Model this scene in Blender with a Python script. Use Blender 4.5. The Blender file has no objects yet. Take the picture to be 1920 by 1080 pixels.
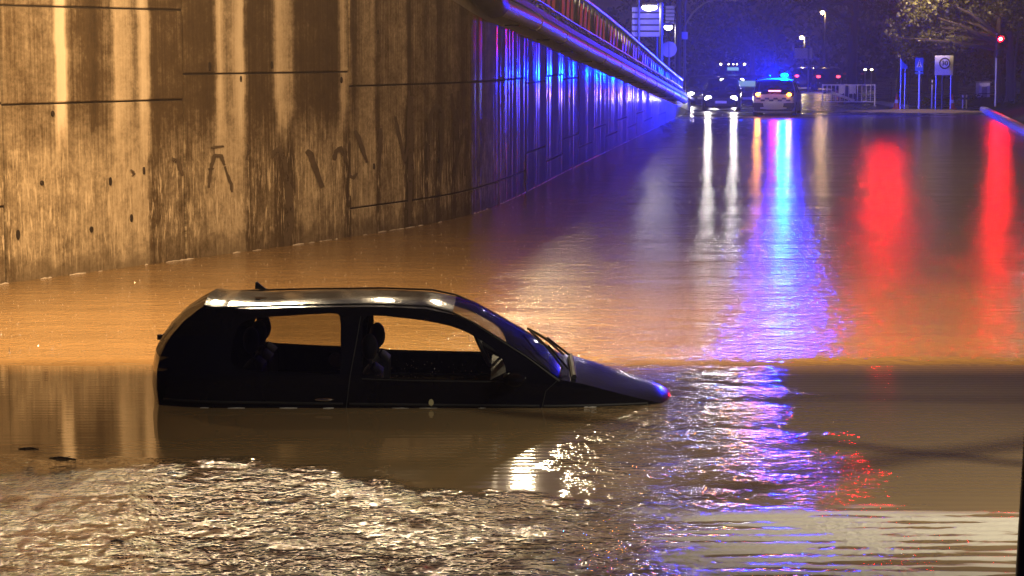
import bpy, bmesh, math, random
from mathutils import Vector, Matrix
from mathutils.geometry import tessellate_polygon

C = bpy.context.scene
COL = C.collection
rnd = random.Random(7)
PI = math.pi

# ------------------------------------------------------------------ camera
HC, FPX, TH = 2.69, 4107.0, math.radians(6.14)
cam_d = bpy.data.cameras.new('camera')
cam = bpy.data.objects.new('camera', cam_d)
COL.objects.link(cam)
cam.location = (0, 0, HC)
cam.rotation_euler = (PI / 2 - TH, 0, 0)
cam_d.lens = 77.0
cam_d.sensor_width = 36.0
cam_d.clip_start = 0.1
cam_d.clip_end = 3000
C.camera = cam

# ------------------------------------------------------------------ world: night sky
W = bpy.data.worlds.new('World')
C.world = W
W.use_nodes = True
wn, wl = W.node_tree.nodes, W.node_tree.links
wbg = wn['Background']
sky = wn.new('ShaderNodeTexSky')
sky.sky_type = 'NISHITA'
sky.sun_disc = False
sky.sun_elevation = math.radians(-4)
sky.sun_rotation = math.radians(20)
mixw = wn.new('ShaderNodeMixRGB')
mixw.blend_type = 'ADD'
mixw.inputs[0].default_value = 1.0
mixw.inputs[2].default_value = (0.10, 0.045, 0.26, 1)     # city glow on the low rain cloud
wl.new(sky.outputs[0], mixw.inputs[1])
wl.new(mixw.outputs[0], wbg.inputs[0])
wbg.inputs[1].default_value = 0.08

# ------------------------------------------------------------------ exposure and render settings
C.view_settings.view_transform = 'Standard'
C.view_settings.look = 'None'
C.view_settings.gamma = 1
C.view_settings.exposure = 0.0
C.view_settings.use_curve_mapping = False
C.render.engine = 'CYCLES'
C.cycles.use_denoising = True
C.cycles.max_bounces = 6
C.cycles.diffuse_bounces = 2
C.cycles.glossy_bounces = 3
C.cycles.transmission_bounces = 4
C.cycles.transparent_max_bounces = 8
C.cycles.volume_bounces = 0
C.cycles.sample_clamp_indirect = 4.0
C.cycles.caustics_reflective = False
C.cycles.caustics_refractive = False

HAZE = 0.0017
SODIUM = (1.0, 0.56, 0.23)
BLUE = (0.0, 0.012, 1.0)
RED = (1.0, 0.0, 0.003)
AMBER = (1.0, 0.33, 0.02)
WHITE = (1.0, 0.90, 0.78)


# ------------------------------------------------------------------ geometry helpers
def ray(px, py):
    fx, fy = (px - 960) / FPX, (540 - py) / FPX
    c, s = math.cos(TH), math.sin(TH)
    return Vector((fx, c + fy * s, -s + fy * c))


def G(px, py, z=0.0):                       # where the sight line of a point of the photo meets height z
    d = ray(px, py)
    t = (z - HC) / d.z
    return Vector((d.x * t, d.y * t, z))


def P(px, py, Y):                           # the point at distance Y on that sight line
    d = ray(px, py)
    t = Y / d.y
    return Vector((d.x * t, Y, HC + d.z * t))


class MB:
    def __init__(self):
        self.v, self.f, self.m = [], [], []

    def add(self, vs, fs, mi=0):
        b = len(self.v)
        self.v += [Vector(p) for p in vs]
        for f in fs:
            self.f.append([b + i for i in f])
            self.m.append(mi)
        return self

    def box(self, a, b, mi=0):
        x0, y0, z0 = a
        x1, y1, z1 = b
        return self.add([(x0, y0, z0), (x1, y0, z0), (x1, y1, z0), (x0, y1, z0), (x0, y0, z1), (x1, y0, z1), (x1, y1, z1), (x0, y1, z1)],
                        [(0, 3, 2, 1), (4, 5, 6, 7), (0, 1, 5, 4), (1, 2, 6, 5), (2, 3, 7, 6), (3, 0, 4, 7)], mi)

    def cbox(self, c, s, mi=0):
        return self.box([c[i] - s[i] / 2 for i in range(3)], [c[i] + s[i] / 2 for i in range(3)], mi)

    def rbox(self, a, b, r, mi=0):           # box with chamfered vertical and top edges
        x0, y0, z0 = a
        x1, y1, z1 = b
        vs = []
        for z, k in ((z0, r), (z0 + r, 0), (z1 - r, 0), (z1, r)):
            X0, X1, Y0, Y1 = x0 + k, x1 - k, y0 + k, y1 - k
            q = r * 0.7
            vs += [(X0 + q, Y0, z), (X1 - q, Y0, z), (X1, Y0 + q, z), (X1, Y1 - q, z), (X1 - q, Y1, z), (X0 + q, Y1, z), (X0, Y1 - q, z), (X0, Y0 + q, z)]
        fs = [tuple(range(7, -1, -1)), tuple(range(24, 32))]
        for k in range(3):
            for i in range(8):
                j = (i + 1) % 8
                fs.append((k * 8 + i, k * 8 + j, k * 8 + 8 + j, k * 8 + 8 + i))
        return self.add(vs, fs, mi)

    def tube(self, pts, r, n=8, mi=0, cap=True):
        pts = [Vector(p) for p in pts]
        rs = r if isinstance(r, (list, tuple)) else [r] * len(pts)
        vs, fs = [], []
        prev = None
        for i, p in enumerate(pts):
            t = (pts[min(i + 1, len(pts) - 1)] - pts[max(i - 1, 0)]).normalized()
            if prev is None:
                a = Vector((0, 0, 1)) if abs(t.z) < 0.9 else Vector((1, 0, 0))
                x = t.cross(a).normalized()
            else:
                x = (prev - t * prev.dot(t)).normalized()
            prev = x
            y = t.cross(x)
            for k in range(n):
                a = 2 * PI * k / n
                vs.append(p + (x * math.cos(a) + y * math.sin(a)) * rs[i])
        for i in range(len(pts) - 1):
            for k in range(n):
                j = (k + 1) % n
                fs.append((i * n + k, i * n + j, (i + 1) * n + j, (i + 1) * n + k))
        if cap:
            fs.append(tuple(range(n - 1, -1, -1)))
            fs.append(tuple((len(pts) - 1) * n + k for k in range(n)))
        return self.add(vs, fs, mi)

    def ball(self, c, r, n=12, m=8, mi=0):
        rr = r if isinstance(r, (list, tuple)) else (r, r, r)
        vs, fs = [], []
        for i in range(1, m):
            a = PI * i / m
            for k in range(n):
                b = 2 * PI * k / n
                vs.append((c[0] + rr[0] * math.sin(a) * math.cos(b), c[1] + rr[1] * math.sin(a) * math.sin(b), c[2] + rr[2] * math.cos(a)))
        vs += [(c[0], c[1], c[2] + rr[2]), (c[0], c[1], c[2] - rr[2])]
        for i in range(m - 2):
            for k in range(n):
                j = (k + 1) % n
                fs.append((i * n + k, (i + 1) * n + k, (i + 1) * n + j, i * n + j))
        for k in range(n):
            j = (k + 1) % n
            fs.append((len(vs) - 2, k, j))
            fs.append((len(vs) - 1, (m - 2) * n + j, (m - 2) * n + k))
        return self.add(vs, fs, mi)

    def poly(self, pts, mi=0):
        return self.add(pts, [tuple(range(len(pts)))], mi)

    def prism(self, pts2, y0, y1, mi=0):     # outline in (x, z), extruded along y
        n = len(pts2)
        vs = [(p[0], y0, p[1]) for p in pts2] + [(p[0], y1, p[1]) for p in pts2]
        fs = [tuple(range(n)), tuple(range(2 * n - 1, n - 1, -1))]
        for i in range(n):
            j = (i + 1) % n
            fs.append((i, n + i, n + j, j))
        return self.add(vs, fs, mi)

    def build(self, name, mats, parent=None, smooth=False, fix=True):
        me = bpy.data.meshes.new(name)
        me.from_pydata([tuple(p) for p in self.v], [], self.f)
        if not isinstance(mats, (list, tuple)):
            mats = [mats]
        for m in mats:
            me.materials.append(m)
        if len(mats) > 1:
            me.polygons.foreach_set('material_index', self.m)
        if fix:
            bm = bmesh.new()
            bm.from_mesh(me)
            bmesh.ops.recalc_face_normals(bm, faces=bm.faces)
            bm.to_mesh(me)
            bm.free()
        if smooth:
            me.polygons.foreach_set('use_smooth', [True] * len(me.polygons))
            me.set_sharp_from_angle(angle=math.radians(38))
        me.update()
        o = bpy.data.objects.new(name, me)
        COL.objects.link(o)
        if parent:
            o.parent = parent
        return o


def tag(o, label=None, cat=None, group=None, kind=None):
    for k, v in (('label', label), ('category', cat), ('group', group), ('kind', kind)):
        if v:
            o[k] = v
    return o


def thing(name, label, cat, loc=(0, 0, 0), rz=0.0, group=None):
    o = bpy.data.objects.new(name, None)
    COL.objects.link(o)
    o.empty_display_size = 0.3
    o.location = loc
    o.rotation_euler = (0, 0, rz)
    return tag(o, label, cat, group)


def kids(o):
    return [c for c in bpy.data.objects if c.parent == o]


def dup(o, loc=None, rz=None, label=None, parent=None):
    c = o.copy()
    COL.objects.link(c)
    if parent:
        c.parent = parent
    if loc is not None:
        c.location = loc
    if rz is not None:
        c.rotation_euler = (0, 0, rz)
    if label:
        c['label'] = label
    for k in kids(o):
        dup(k, parent=c)
    return c


def light(name, kind, loc, energy, color, size=0.1, parent=None, **kw):
    d = bpy.data.lights.new(name, kind)
    d.energy = energy
    d.color = color
    if kind in ('POINT', 'SPOT'):
        d.shadow_soft_size = size
    else:
        d.size = size
    o = bpy.data.objects.new(name, d)
    COL.objects.link(o)
    o.location = loc
    if parent:
        o.parent = parent
    if 'aim' in kw:
        v = Vector(kw['aim'])
        o.rotation_euler = v.to_track_quat('-Z', 'Y').to_euler()
    if kind == 'SPOT':
        d.spot_size = kw.get('spot', 2.0)
        d.spot_blend = kw.get('blend', 0.6)
    return o


# ------------------------------------------------------------------ materials
class N:
    """small wrapper to write node trees"""
    def __init__(self, name):
        self.m = bpy.data.materials.new(name)
        self.m.use_nodes = True
        self.t = self.m.node_tree
        self.b = self.t.nodes['Principled BSDF']
        self.out = self.t.nodes['Material Output']

    def n(self, typ, **kw):
        x = self.t.nodes.new(typ)
        for k, v in kw.items():
            setattr(x, k, v)
        return x

    def put(self, sock, v):
        if hasattr(v, 'is_output') or isinstance(v, bpy.types.NodeSocket):
            self.t.links.new(v, sock)
        elif v is not None:
            sock.default_value = v

    def math(self, op, a, b=None, c=None, clamp=False):
        x = self.n('ShaderNodeMath', operation=op, use_clamp=clamp)
        for i, v in enumerate((a, b, c)):
            if v is not None:
                self.put(x.inputs[i], v)
        return x.outputs[0]

    def mix(self, f, a, b, mode='MIX'):
        x = self.n('ShaderNodeMixRGB', blend_type=mode)
        self.put(x.inputs[0], f)
        self.put(x.inputs[1], a)
        self.put(x.inputs[2], b)
        return x.outputs[0]

    def step(self, v, lo, hi):               # smooth 0..1
        x = self.n('ShaderNodeMapRange', interpolation_type='SMOOTHSTEP')
        self.put(x.inputs[0], v)
        self.put(x.inputs[1], lo)
        self.put(x.inputs[2], hi)
        return x.outputs[0]

    def ramp(self, f, stops, interp='LINEAR'):
        x = self.n('ShaderNodeValToRGB')
        x.color_ramp.interpolation = interp
        e = x.color_ramp.elements
        while len(e) > 1:
            e.remove(e[0])
        for i, (p, c) in enumerate(stops):
            q = e[0] if i == 0 else e.new(p)
            q.position = p
            c = c if isinstance(c, (tuple, list)) else (c, c, c)
            q.color = (c[0], c[1], c[2], 1)
        self.put(x.inputs[0], f)
        return x.outputs[0]

    def noise(self, vec, scale, detail=3, rough=0.55, dist=0.0, out=0):
        x = self.n('ShaderNodeTexNoise')
        x.inputs['Scale'].default_value = scale
        x.inputs['Detail'].default_value = detail
        x.inputs['Roughness'].default_value = rough
        x.inputs['Distortion'].default_value = dist
        if vec is not None:
            self.put(x.inputs['Vector'], vec)
        return x.outputs[out]

    def mapping(self, vec, scale=(1, 1, 1), loc=(0, 0, 0), rot=(0, 0, 0)):
        x = self.n('ShaderNodeMapping')
        x.inputs['Scale'].default_value = scale
        x.inputs['Location'].default_value = loc
        x.inputs['Rotation'].default_value = rot
        self.put(x.inputs['Vector'], vec)
        return x.outputs[0]

    def coord(self, which='Object'):
        return self.n('ShaderNodeTexCoord').outputs[which]

    def pos(self):
        return self.n('ShaderNodeNewGeometry').outputs['Position']

    def bump(self, h, dist=1.0, strength=1.0):
        x = self.n('ShaderNodeBump')
        x.inputs['Strength'].default_value = strength
        x.inputs['Distance'].default_value = dist
        self.put(x.inputs['Height'], h)
        return x.outputs[0]

    def set(self, **kw):
        names = dict(col='Base Color', rough='Roughness', metal='Metallic', spec='Specular IOR Level', normal='Normal', coat='Coat Weight',
                     coat_rough='Coat Roughness', emit='Emission Color', emit_s='Emission Strength', alpha='Alpha', trans='Transmission Weight', ior='IOR')
        for k, v in kw.items():
            if isinstance(v, tuple) and len(v) == 3 and k in ('col', 'emit'):
                v = (*v, 1)
            self.put(self.b.inputs[names[k]], v)
        return self


def simple(name, col, rough=0.5, metal=0.0, spec=0.5, var=0.25, scale=6.0, coat=0.0, bump=0.0):
    n = N(name)
    f = n.noise(n.coord(), scale, 4)
    a = tuple(c * (1 - var) for c in col) + (1,)
    b = tuple(min(1, c * (1 + var)) for c in col) + (1,)
    n.set(col=n.mix(f, a, b), metal=metal, spec=spec, coat=coat,
          rough=n.math('MULTIPLY_ADD', f, 0.2, max(0.02, rough - 0.1)))
    if bump:
        n.set(normal=n.bump(n.noise(n.coord(), scale * 5, 3), bump))
    return n.m


def emis(name, col, s):
    n = N(name)
    n.set(col=tuple(min(0.8, c * 0.6 + 0.05) for c in col), rough=0.2, emit=col, emit_s=s)
    return n.m


def glass(name, tint=(0.8, 0.85, 0.85), gloss=1.0):
    n = N(name)
    t = n.n('ShaderNodeBsdfTransparent')
    t.inputs[0].default_value = (*tint, 1)
    g = n.n('ShaderNodeBsdfGlossy')
    g.inputs['Roughness'].default_value = 0.04
    fr = n.n('ShaderNodeFresnel')
    fr.inputs[0].default_value = 1.45
    drops = n.noise(n.coord(), 60, 2)
    n.put(g.inputs['Roughness'], n.math('MULTIPLY', drops, 0.12))
    mx = n.n('ShaderNodeMixShader')
    n.put(mx.inputs[0], n.math('MULTIPLY', fr.outputs[0], gloss))
    n.t.links.new(t.outputs[0], mx.inputs[1])
    n.t.links.new(g.outputs[0], mx.inputs[2])
    n.t.links.new(mx.outputs[0], n.out.inputs[0])
    n.t.nodes.remove(n.b)
    return n.m


M = {}
M['black_paint'] = simple('black paint', (0.005, 0.005, 0.009), 0.12, 0, 0.24, 0.2, 3, coat=0.0, bump=0.0012)
M['black_trim'] = simple('black plastic', (0.012, 0.012, 0.013), 0.5)
M['rubber'] = simple('tyre rubber', (0.015, 0.015, 0.015), 0.7)
M['rim'] = simple('alloy rim', (0.5, 0.5, 0.52), 0.35, 0.9)
M['chrome'] = simple('bright trim', (0.65, 0.65, 0.66), 0.2, 1.0)
M['seat'] = simple('dark seat cloth', (0.012, 0.012, 0.018), 0.8, bump=0.003, scale=20)
M['interior'] = simple('dark interior plastic', (0.008, 0.009, 0.016), 0.6)
M['glass_clear'] = glass('side glass', (0.93, 0.95, 0.93), 0.8)
M['glass_tint'] = glass('tinted rear glass', (0.55, 0.55, 0.52), 1.0)
M['glass_dark'] = glass('windscreen glass', (0.40, 0.42, 0.44), 0.5)
M['white_paint'] = simple('white paint', (0.75, 0.75, 0.78), 0.25, 0, 0.5, 0.08, 3, coat=0.5)
M['police_white'] = simple('white car paint', (0.62, 0.62, 0.66), 0.3, 0, 0.5, 0.12, 2, coat=0.5)
M['police_blue'] = simple('dark blue livery', (0.02, 0.03, 0.15), 0.3, coat=0.4)
M['grey_paint'] = simple('grey car paint', (0.10, 0.10, 0.11), 0.25, 0.3, 0.5, 0.2, 3, coat=0.5)
M['dark_paint'] = simple('dark car paint', (0.025, 0.025, 0.035), 0.25, 0.2, 0.5, 0.2, 3, coat=0.5)
M['plate'] = simple('number plate', (0.75, 0.72, 0.6), 0.4, var=0.05)
M['galv'] = simple('galvanised steel', (0.42, 0.43, 0.45), 0.35, 0.85, var=0.2, scale=14)
M['pole'] = simple('grey painted steel', (0.30, 0.30, 0.31), 0.4, 0.3, scale=10)
M['dark_steel'] = simple('dark painted steel', (0.03, 0.03, 0.035), 0.45, 0.3)
M['sign_white'] = simple('sign face white', (0.78, 0.78, 0.78), 0.4, var=0.05)
M['sign_blue'] = simple('sign face blue', (0.02, 0.13, 0.55), 0.4, var=0.05)
M['sign_red'] = simple('sign face red', (0.55, 0.02, 0.02), 0.4, var=0.05)
M['ink'] = simple('black lettering', (0.015, 0.015, 0.02), 0.5, var=0.05)
M['cone'] = simple('orange plastic', (0.65, 0.12, 0.03), 0.45)
M['bark'] = simple('wet bark', (0.055, 0.042, 0.034), 0.35, scale=9, var=0.5, bump=0.06)
M['louver'] = simple('ribbed aluminium', (0.40, 0.40, 0.40), 0.45, 0.5, scale=3)
M['pipe'] = simple('steel pipe', (0.62, 0.63, 0.65), 0.42, 0.35, var=0.35, scale=5, bump=0.01)
M['collar'] = simple('pipe collar', (0.20, 0.20, 0.21), 0.35, 0.6)
M['kerb'] = simple('kerb concrete', (0.55, 0.54, 0.52), 0.5, var=0.25, scale=5, bump=0.01)
M['lens_white'] = emis('white lamp', (1.0, 0.92, 0.82), 14)
M['lens_warm'] = emis('warm lamp', (1.0, 0.72, 0.38), 30)
M['lens_sodium'] = emis('sodium lamp', SODIUM, 25)
M['lens_blue'] = emis('blue beacon', (0.0, 0.11, 1.0), 32)
M['lens_red'] = emis('red signal', (1.0, 0.0, 0.01), 16)
M['bulb_red'] = emis('signal bulb', (1.0, 0.25, 0.20), 40)
M['lens_tail'] = emis('red tail lamp', (1.0, 0.05, 0.09), 6)
M['lens_brake'] = emis('brake lamp', (1.0, 0.16, 0.22), 9)
M['lens_amber'] = emis('amber indicator', AMBER, 30)
M['lens_head'] = emis('headlamp', (1.0, 0.90, 0.78), 60)
M['lens_dim'] = emis('small marker lamp', (1.0, 0.85, 0.55), 12)
M['board_lit'] = emis('lit board', (0.45, 0.85, 0.95), 1.4)
M['screen_reflection'] = emis('windscreen reflection', (0.55, 0.85, 0.75), 0.9)
M['lens_off'] = simple('unlit signal lens', (0.03, 0.03, 0.02), 0.2)


# ================================================================== the flood water
def make_water():
    n = N('flood water')
    p = n.pos()
    sep = n.n('ShaderNodeSeparateXYZ')
    n.put(sep.inputs[0], p)
    x, y = sep.outputs[0], sep.outputs[1]
    flat = n.mapping(p, (1, 1, 0))
    wob = n.math('SUBTRACT', n.noise(flat, 0.55, 3), 0.5)
    wob2 = n.math('SUBTRACT', n.noise(flat, 2.2, 3), 0.5)
    yw = n.math('ADD', y, n.math('ADD', n.math('MULTIPLY', wob, 1.6), n.math('MULTIPLY', wob2, 0.7)))
    xw = n.math('ADD', x, n.math('ADD', n.math('MULTIPLY', wob, 1.4), n.math('MULTIPLY', wob2, 0.6)))
    rain = n.step(n.math('ADD', y, n.math('MULTIPLY', wob2, 0.5)), 18.75, 19.25)                                   # open to the rain beyond the bridge
    # near edge of the bridge: rain again in the foreground
    edge = n.math('SUBTRACT', 14.35, n.math('MULTIPLY', n.math('MAXIMUM', n.math('ADD', x, 1.9), 0.0), 0.62))
    fore = n.step(n.math('SUBTRACT', edge, yw), -0.15, 0.45)
    right = n.step(n.math('SUBTRACT', n.math('MULTIPLY_ADD', y, 0.055, 0.95), xw), -0.2, 0.35)     # 1 on the left
    fore = n.math('MULTIPLY', fore, right)
    wake = n.math('MULTIPLY', n.step(xw, 0.25, 0.95), n.math('SUBTRACT', 1.0, n.step(xw, 1.7, 2.5)))
    wake = n.math('MULTIPLY', wake, n.math('SUBTRACT', 1.0, n.step(y, 19.0, 20.5)))
    chop = n.math('MAXIMUM', fore, wake)
    calm = n.math('SUBTRACT', 1.0, n.math('MAXIMUM', rain, chop))
    # ripples, heights in metres
    r1 = n.noise(n.mapping(flat, (1.25, 0.75, 1)), 10.5, 2, 0.55, 0.9)
    r2 = n.noise(flat, 19.0, 2, 0.65, 0.6)
    r3 = n.noise(n.mapping(flat, (0.5, 1.2, 1)), 2.6, 2, 0.5, 0.5)
    r4 = n.noise(n.mapping(flat, (0.28, 1.0, 1)), 1.1, 3, 0.6, 0.3)
    r5 = n.noise(n.mapping(flat, (0.5, 1.0, 1)), 3.5, 2, 0.6)
    r6 = n.noise(flat, 48.0, 1, 0.5)
    r7 = n.noise(n.mapping(flat, (0.12, 1.0, 1)), 0.38, 2, 0.6, 0.2)
    patch = n.step(n.noise(n.mapping(flat, (0.7, 0.8, 1)), 1.5, 5, 0.7), 0.40, 0.62)
    chop_h = n.math('ADD', n.math('MULTIPLY', r1, 0.034), n.math('ADD', n.math('MULTIPLY', r2, 0.0075), n.math('MULTIPLY', r6, 0.0012)))
    chop_h = n.math('MULTIPLY', chop_h, n.math('MULTIPLY_ADD', patch, 1.05, 0.26))
    near = n.math('SUBTRACT', 1.0, n.step(y, 20.0, 48.0))
    rain_n = n.math('ADD', n.math('MULTIPLY', r1, 0.015), n.math('ADD', n.math('MULTIPLY', r2, 0.0052), n.math('MULTIPLY', r6, 0.0012)))
    rain_h = n.math('ADD', n.math('MULTIPLY', rain_n, n.math('MULTIPLY_ADD', near, 0.65, 0.35)), n.math('ADD', n.math('MULTIPLY_ADD', r7, 0.085, n.math('MULTIPLY', r4, 0.030)), n.math('MULTIPLY', r5, 0.0220)))
    w = n.n('ShaderNodeTexWave', wave_type='BANDS', bands_direction='Y')
    w.inputs['Scale'].default_value = 2.6
    w.inputs['Distortion'].default_value = 3.0
    w.inputs['Detail'].default_value = 1.0
    n.put(w.inputs['Vector'], n.mapping(flat, (0.25, 1, 1)))
    calm_h = n.math('MULTIPLY', n.math('ADD', n.math('MULTIPLY', w.outputs['Fac'], n.math('MULTIPLY_ADD', n.step(x, -1.0, 1.5), 0.9, 0.25)), n.math('MULTIPLY', r3, 2.2)), 0.0006)
    chop_a = n.math('MAXIMUM', fore, n.math('MULTIPLY', wake, 0.56))
    h = n.math('ADD', n.math('MULTIPLY', chop_a, chop_h), n.math('ADD', n.math('MULTIPLY', rain, rain_h), n.math('MULTIPLY', calm, calm_h)))
    rough = n.math('ADD', n.math('MULTIPLY', rain, n.math('MULTIPLY_ADD', near, -0.03, 0.11)), n.math('ADD', n.math('MULTIPLY', chop, -0.02), 0.05))
    # pale patches paint the silvery ripple sheen in the foreground on the right
    fm = n.noise(n.mapping(flat, (0.55, 1.5, 1), rot=(0, 0, 0.12)), 2.0, 4, 0.6, 0.7)
    fb = n.n('ShaderNodeTexWave', wave_type='BANDS', bands_direction='Y')
    fb.inputs['Scale'].default_value = 1.9
    fb.inputs['Distortion'].default_value = 2.5
    fb.inputs['Detail'].default_value = 2.0
    n.put(fb.inputs['Vector'], n.mapping(flat, (0.18, 1, 1)))
    fbar = fb.outputs['Fac']
    fz = n.math('MULTIPLY', n.step(n.math('SUBTRACT', n.math('MULTIPLY_ADD', wob, 1.2, 12.9), y), 0.0, 0.35), n.step(xw, 0.7, 1.1))
    foam_sheen = n.math('MULTIPLY', n.step(n.math('ADD', fm, n.math('MULTIPLY', n.math('SUBTRACT', fbar, 0.5), 0.16)), 0.42, 0.50), fz)
    mud = n.noise(flat, 0.35, 3)
    col = n.mix(mud, (0.205, 0.143, 0.070, 1), (0.30, 0.212, 0.106, 1))
    col = n.mix(n.math('MULTIPLY', foam_sheen, 0.8), col, (0.66, 0.64, 0.58, 1))
    h = n.math('ADD', h, n.math('MULTIPLY', foam_sheen, n.math('MULTIPLY_ADD', r2, 0.008, n.math('MULTIPLY', w.outputs['Fac'], 0.006))))
    rough = n.math('ADD', rough, n.math('MULTIPLY', foam_sheen, 0.6))
    n.set(col=col, rough=rough, ior=1.333, normal=n.bump(h, 1.0), spec=n.math('MULTIPLY_ADD', foam_sheen, -0.46, 0.5))
    m = MB()
    xs = [-120, -40, -16, -8, -4, 0, 4, 8, 16, 24, 40, 140]
    ys = [-30, 0, 8, 12, 16, 20, 26, 34, 46, 60, 80, 110]
    vs = [(a, b, 0) for b in ys for a in xs]
    k = len(xs)
    fs = [(j * k + i, j * k + i + 1, (j + 1) * k + i + 1, (j + 1) * k + i) for j in range(len(ys) - 1) for i in range(k - 1)]
    m.add(vs, fs)
    return tag(m.build('water', n.m), kind='structure')


make_water()


# ================================================================== ground beyond the water
def smooth(a, b, t):
    t = max(0, min(1, (t - a) / (b - a)))
    return t * t * (3 - 2 * t)


def ground_z(x, y):
    z = -0.6 + 0.6 * smooth(72, 91 + 0.30 * max(-4, min(10, x - 8)), y)
    z += 0.05 * smooth(90, 112, y) + 0.10 * smooth(112, 160, y)
    z += 0.035 * math.sin(x * 0.9 + math.sin(y * 0.7) * 1.4) * math.sin(y * 0.55 + x * 0.3) * smooth(70, 80, y) * (1 - smooth(100, 125, y))
    return z


def make_ground():
    n = N('wet asphalt')
    p = n.pos()
    f = n.noise(p, 0.6, 4)
    g = n.noise(p, 60, 2)
    col = n.mix(f, (0.030, 0.030, 0.033, 1), (0.062, 0.060, 0.060, 1))
    n.set(col=col, rough=n.math('MULTIPLY_ADD', f, 0.45, 0.05), normal=n.bump(g, 0.003))
    m = MB()
    xs = [-60 + 4 * i for i in range(12)] + [-12 + 1.5 * i for i in range(36)] + [44 + 8 * i for i in range(12)]
    ys = [60 + 1.5 * i for i in range(48)] + [134 + 8 * i for i in range(12)] + [240, 280, 340, 420, 600]
    k = len(xs)
    m.add([(a, b, ground_z(a, b)) for b in ys for a in xs],
          [(j * k + i, j * k + i + 1, (j + 1) * k + i + 1, (j + 1) * k + i) for j in range(len(ys) - 1) for i in range(k - 1)])
    return tag(m.build('road', n.m, smooth=True), kind='structure')


make_ground()


# ================================================================== retaining wall on the left
base_px = [(0, 533), (345, 487), (700, 437), (910, 393), (1280, 215)]
bp = [G(a, b) for a, b in base_px]
d_in = (bp[0] - bp[1]).normalized()
left_ext = [bp[0] + d_in * 8.0 + Vector((0.4, -1.2, 0)), bp[0] + d_in * 3.5 + Vector((0.05, -0.15, 0))]
d_out = (bp[4] - bp[3]).normalized()
far_ext = [bp[3] + d_out * t for t in (14, 28, 42)]
end_pt = bp[4] + d_out * 7
ctrl = left_ext + bp[:4] + far_ext + [bp[4], end_pt]


def catmull(c, steps=24):
    out = []
    c = [c[0] * 2 - c[1]] + c + [c[-1] * 2 - c[-2]]
    for i in range(1, len(c) - 2):
        a, b, d, e = c[i - 1], c[i], c[i + 1], c[i + 2]
        for k in range(steps):
            t = k / steps
            out.append(0.5 * ((2 * b) + (d - a) * t + (2 * a - 5 * b + 4 * d - e) * t * t + (3 * b - a - 3 * d + e) * t ** 3))
    out.append(c[-2])
    return out


path = catmull(ctrl)
acc = [0.0]
for a, b in zip(path, path[1:]):
    acc.append(acc[-1] + (b - a).length)
S_TOT = acc[-1]


def wall_at(s):
    s = max(0, min(S_TOT, s))
    lo, hi = 0, len(acc) - 1
    while hi - lo > 1:
        mid = (lo + hi) // 2
        if acc[mid] <= s:
            lo = mid
        else:
            hi = mid
    t = (s - acc[lo]) / max(1e-9, acc[hi] - acc[lo])
    p = path[lo].lerp(path[hi], t)
    d = (path[hi] - path[lo]).normalized()
    return p, d, Vector((d.y, -d.x, 0))        # point, direction, normal towards the water


def s_at_px(px):
    k = (px - 960) / FPX
    best = None
    for i in range(4001):
        s = S_TOT * i / 4000
        p, d, nn = wall_at(s)
        e = abs(p.x / (p.y * 0.994 + 0.1) - k)
        if best is None or e < best[0]:
            best = (e, s)
    return best[1]


S = {px: s_at_px(px) for px in (0, 345, 655, 935, 1100, 1280)}
D3, D4 = bp[3], bp[4]


S910 = s_at_px(900)


def pipe_z(s):                                # underside of the pipe along the wall
    y = wall_at(s)[0].y
    return 3.31 - (y - 37.4) * 0.0509 + 0.10 * max(0.0, S910 - s)


def joint_z(px, py):
    s = s_at_px(px)
    return P(px, py, wall_at(s)[0].y).z


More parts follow.
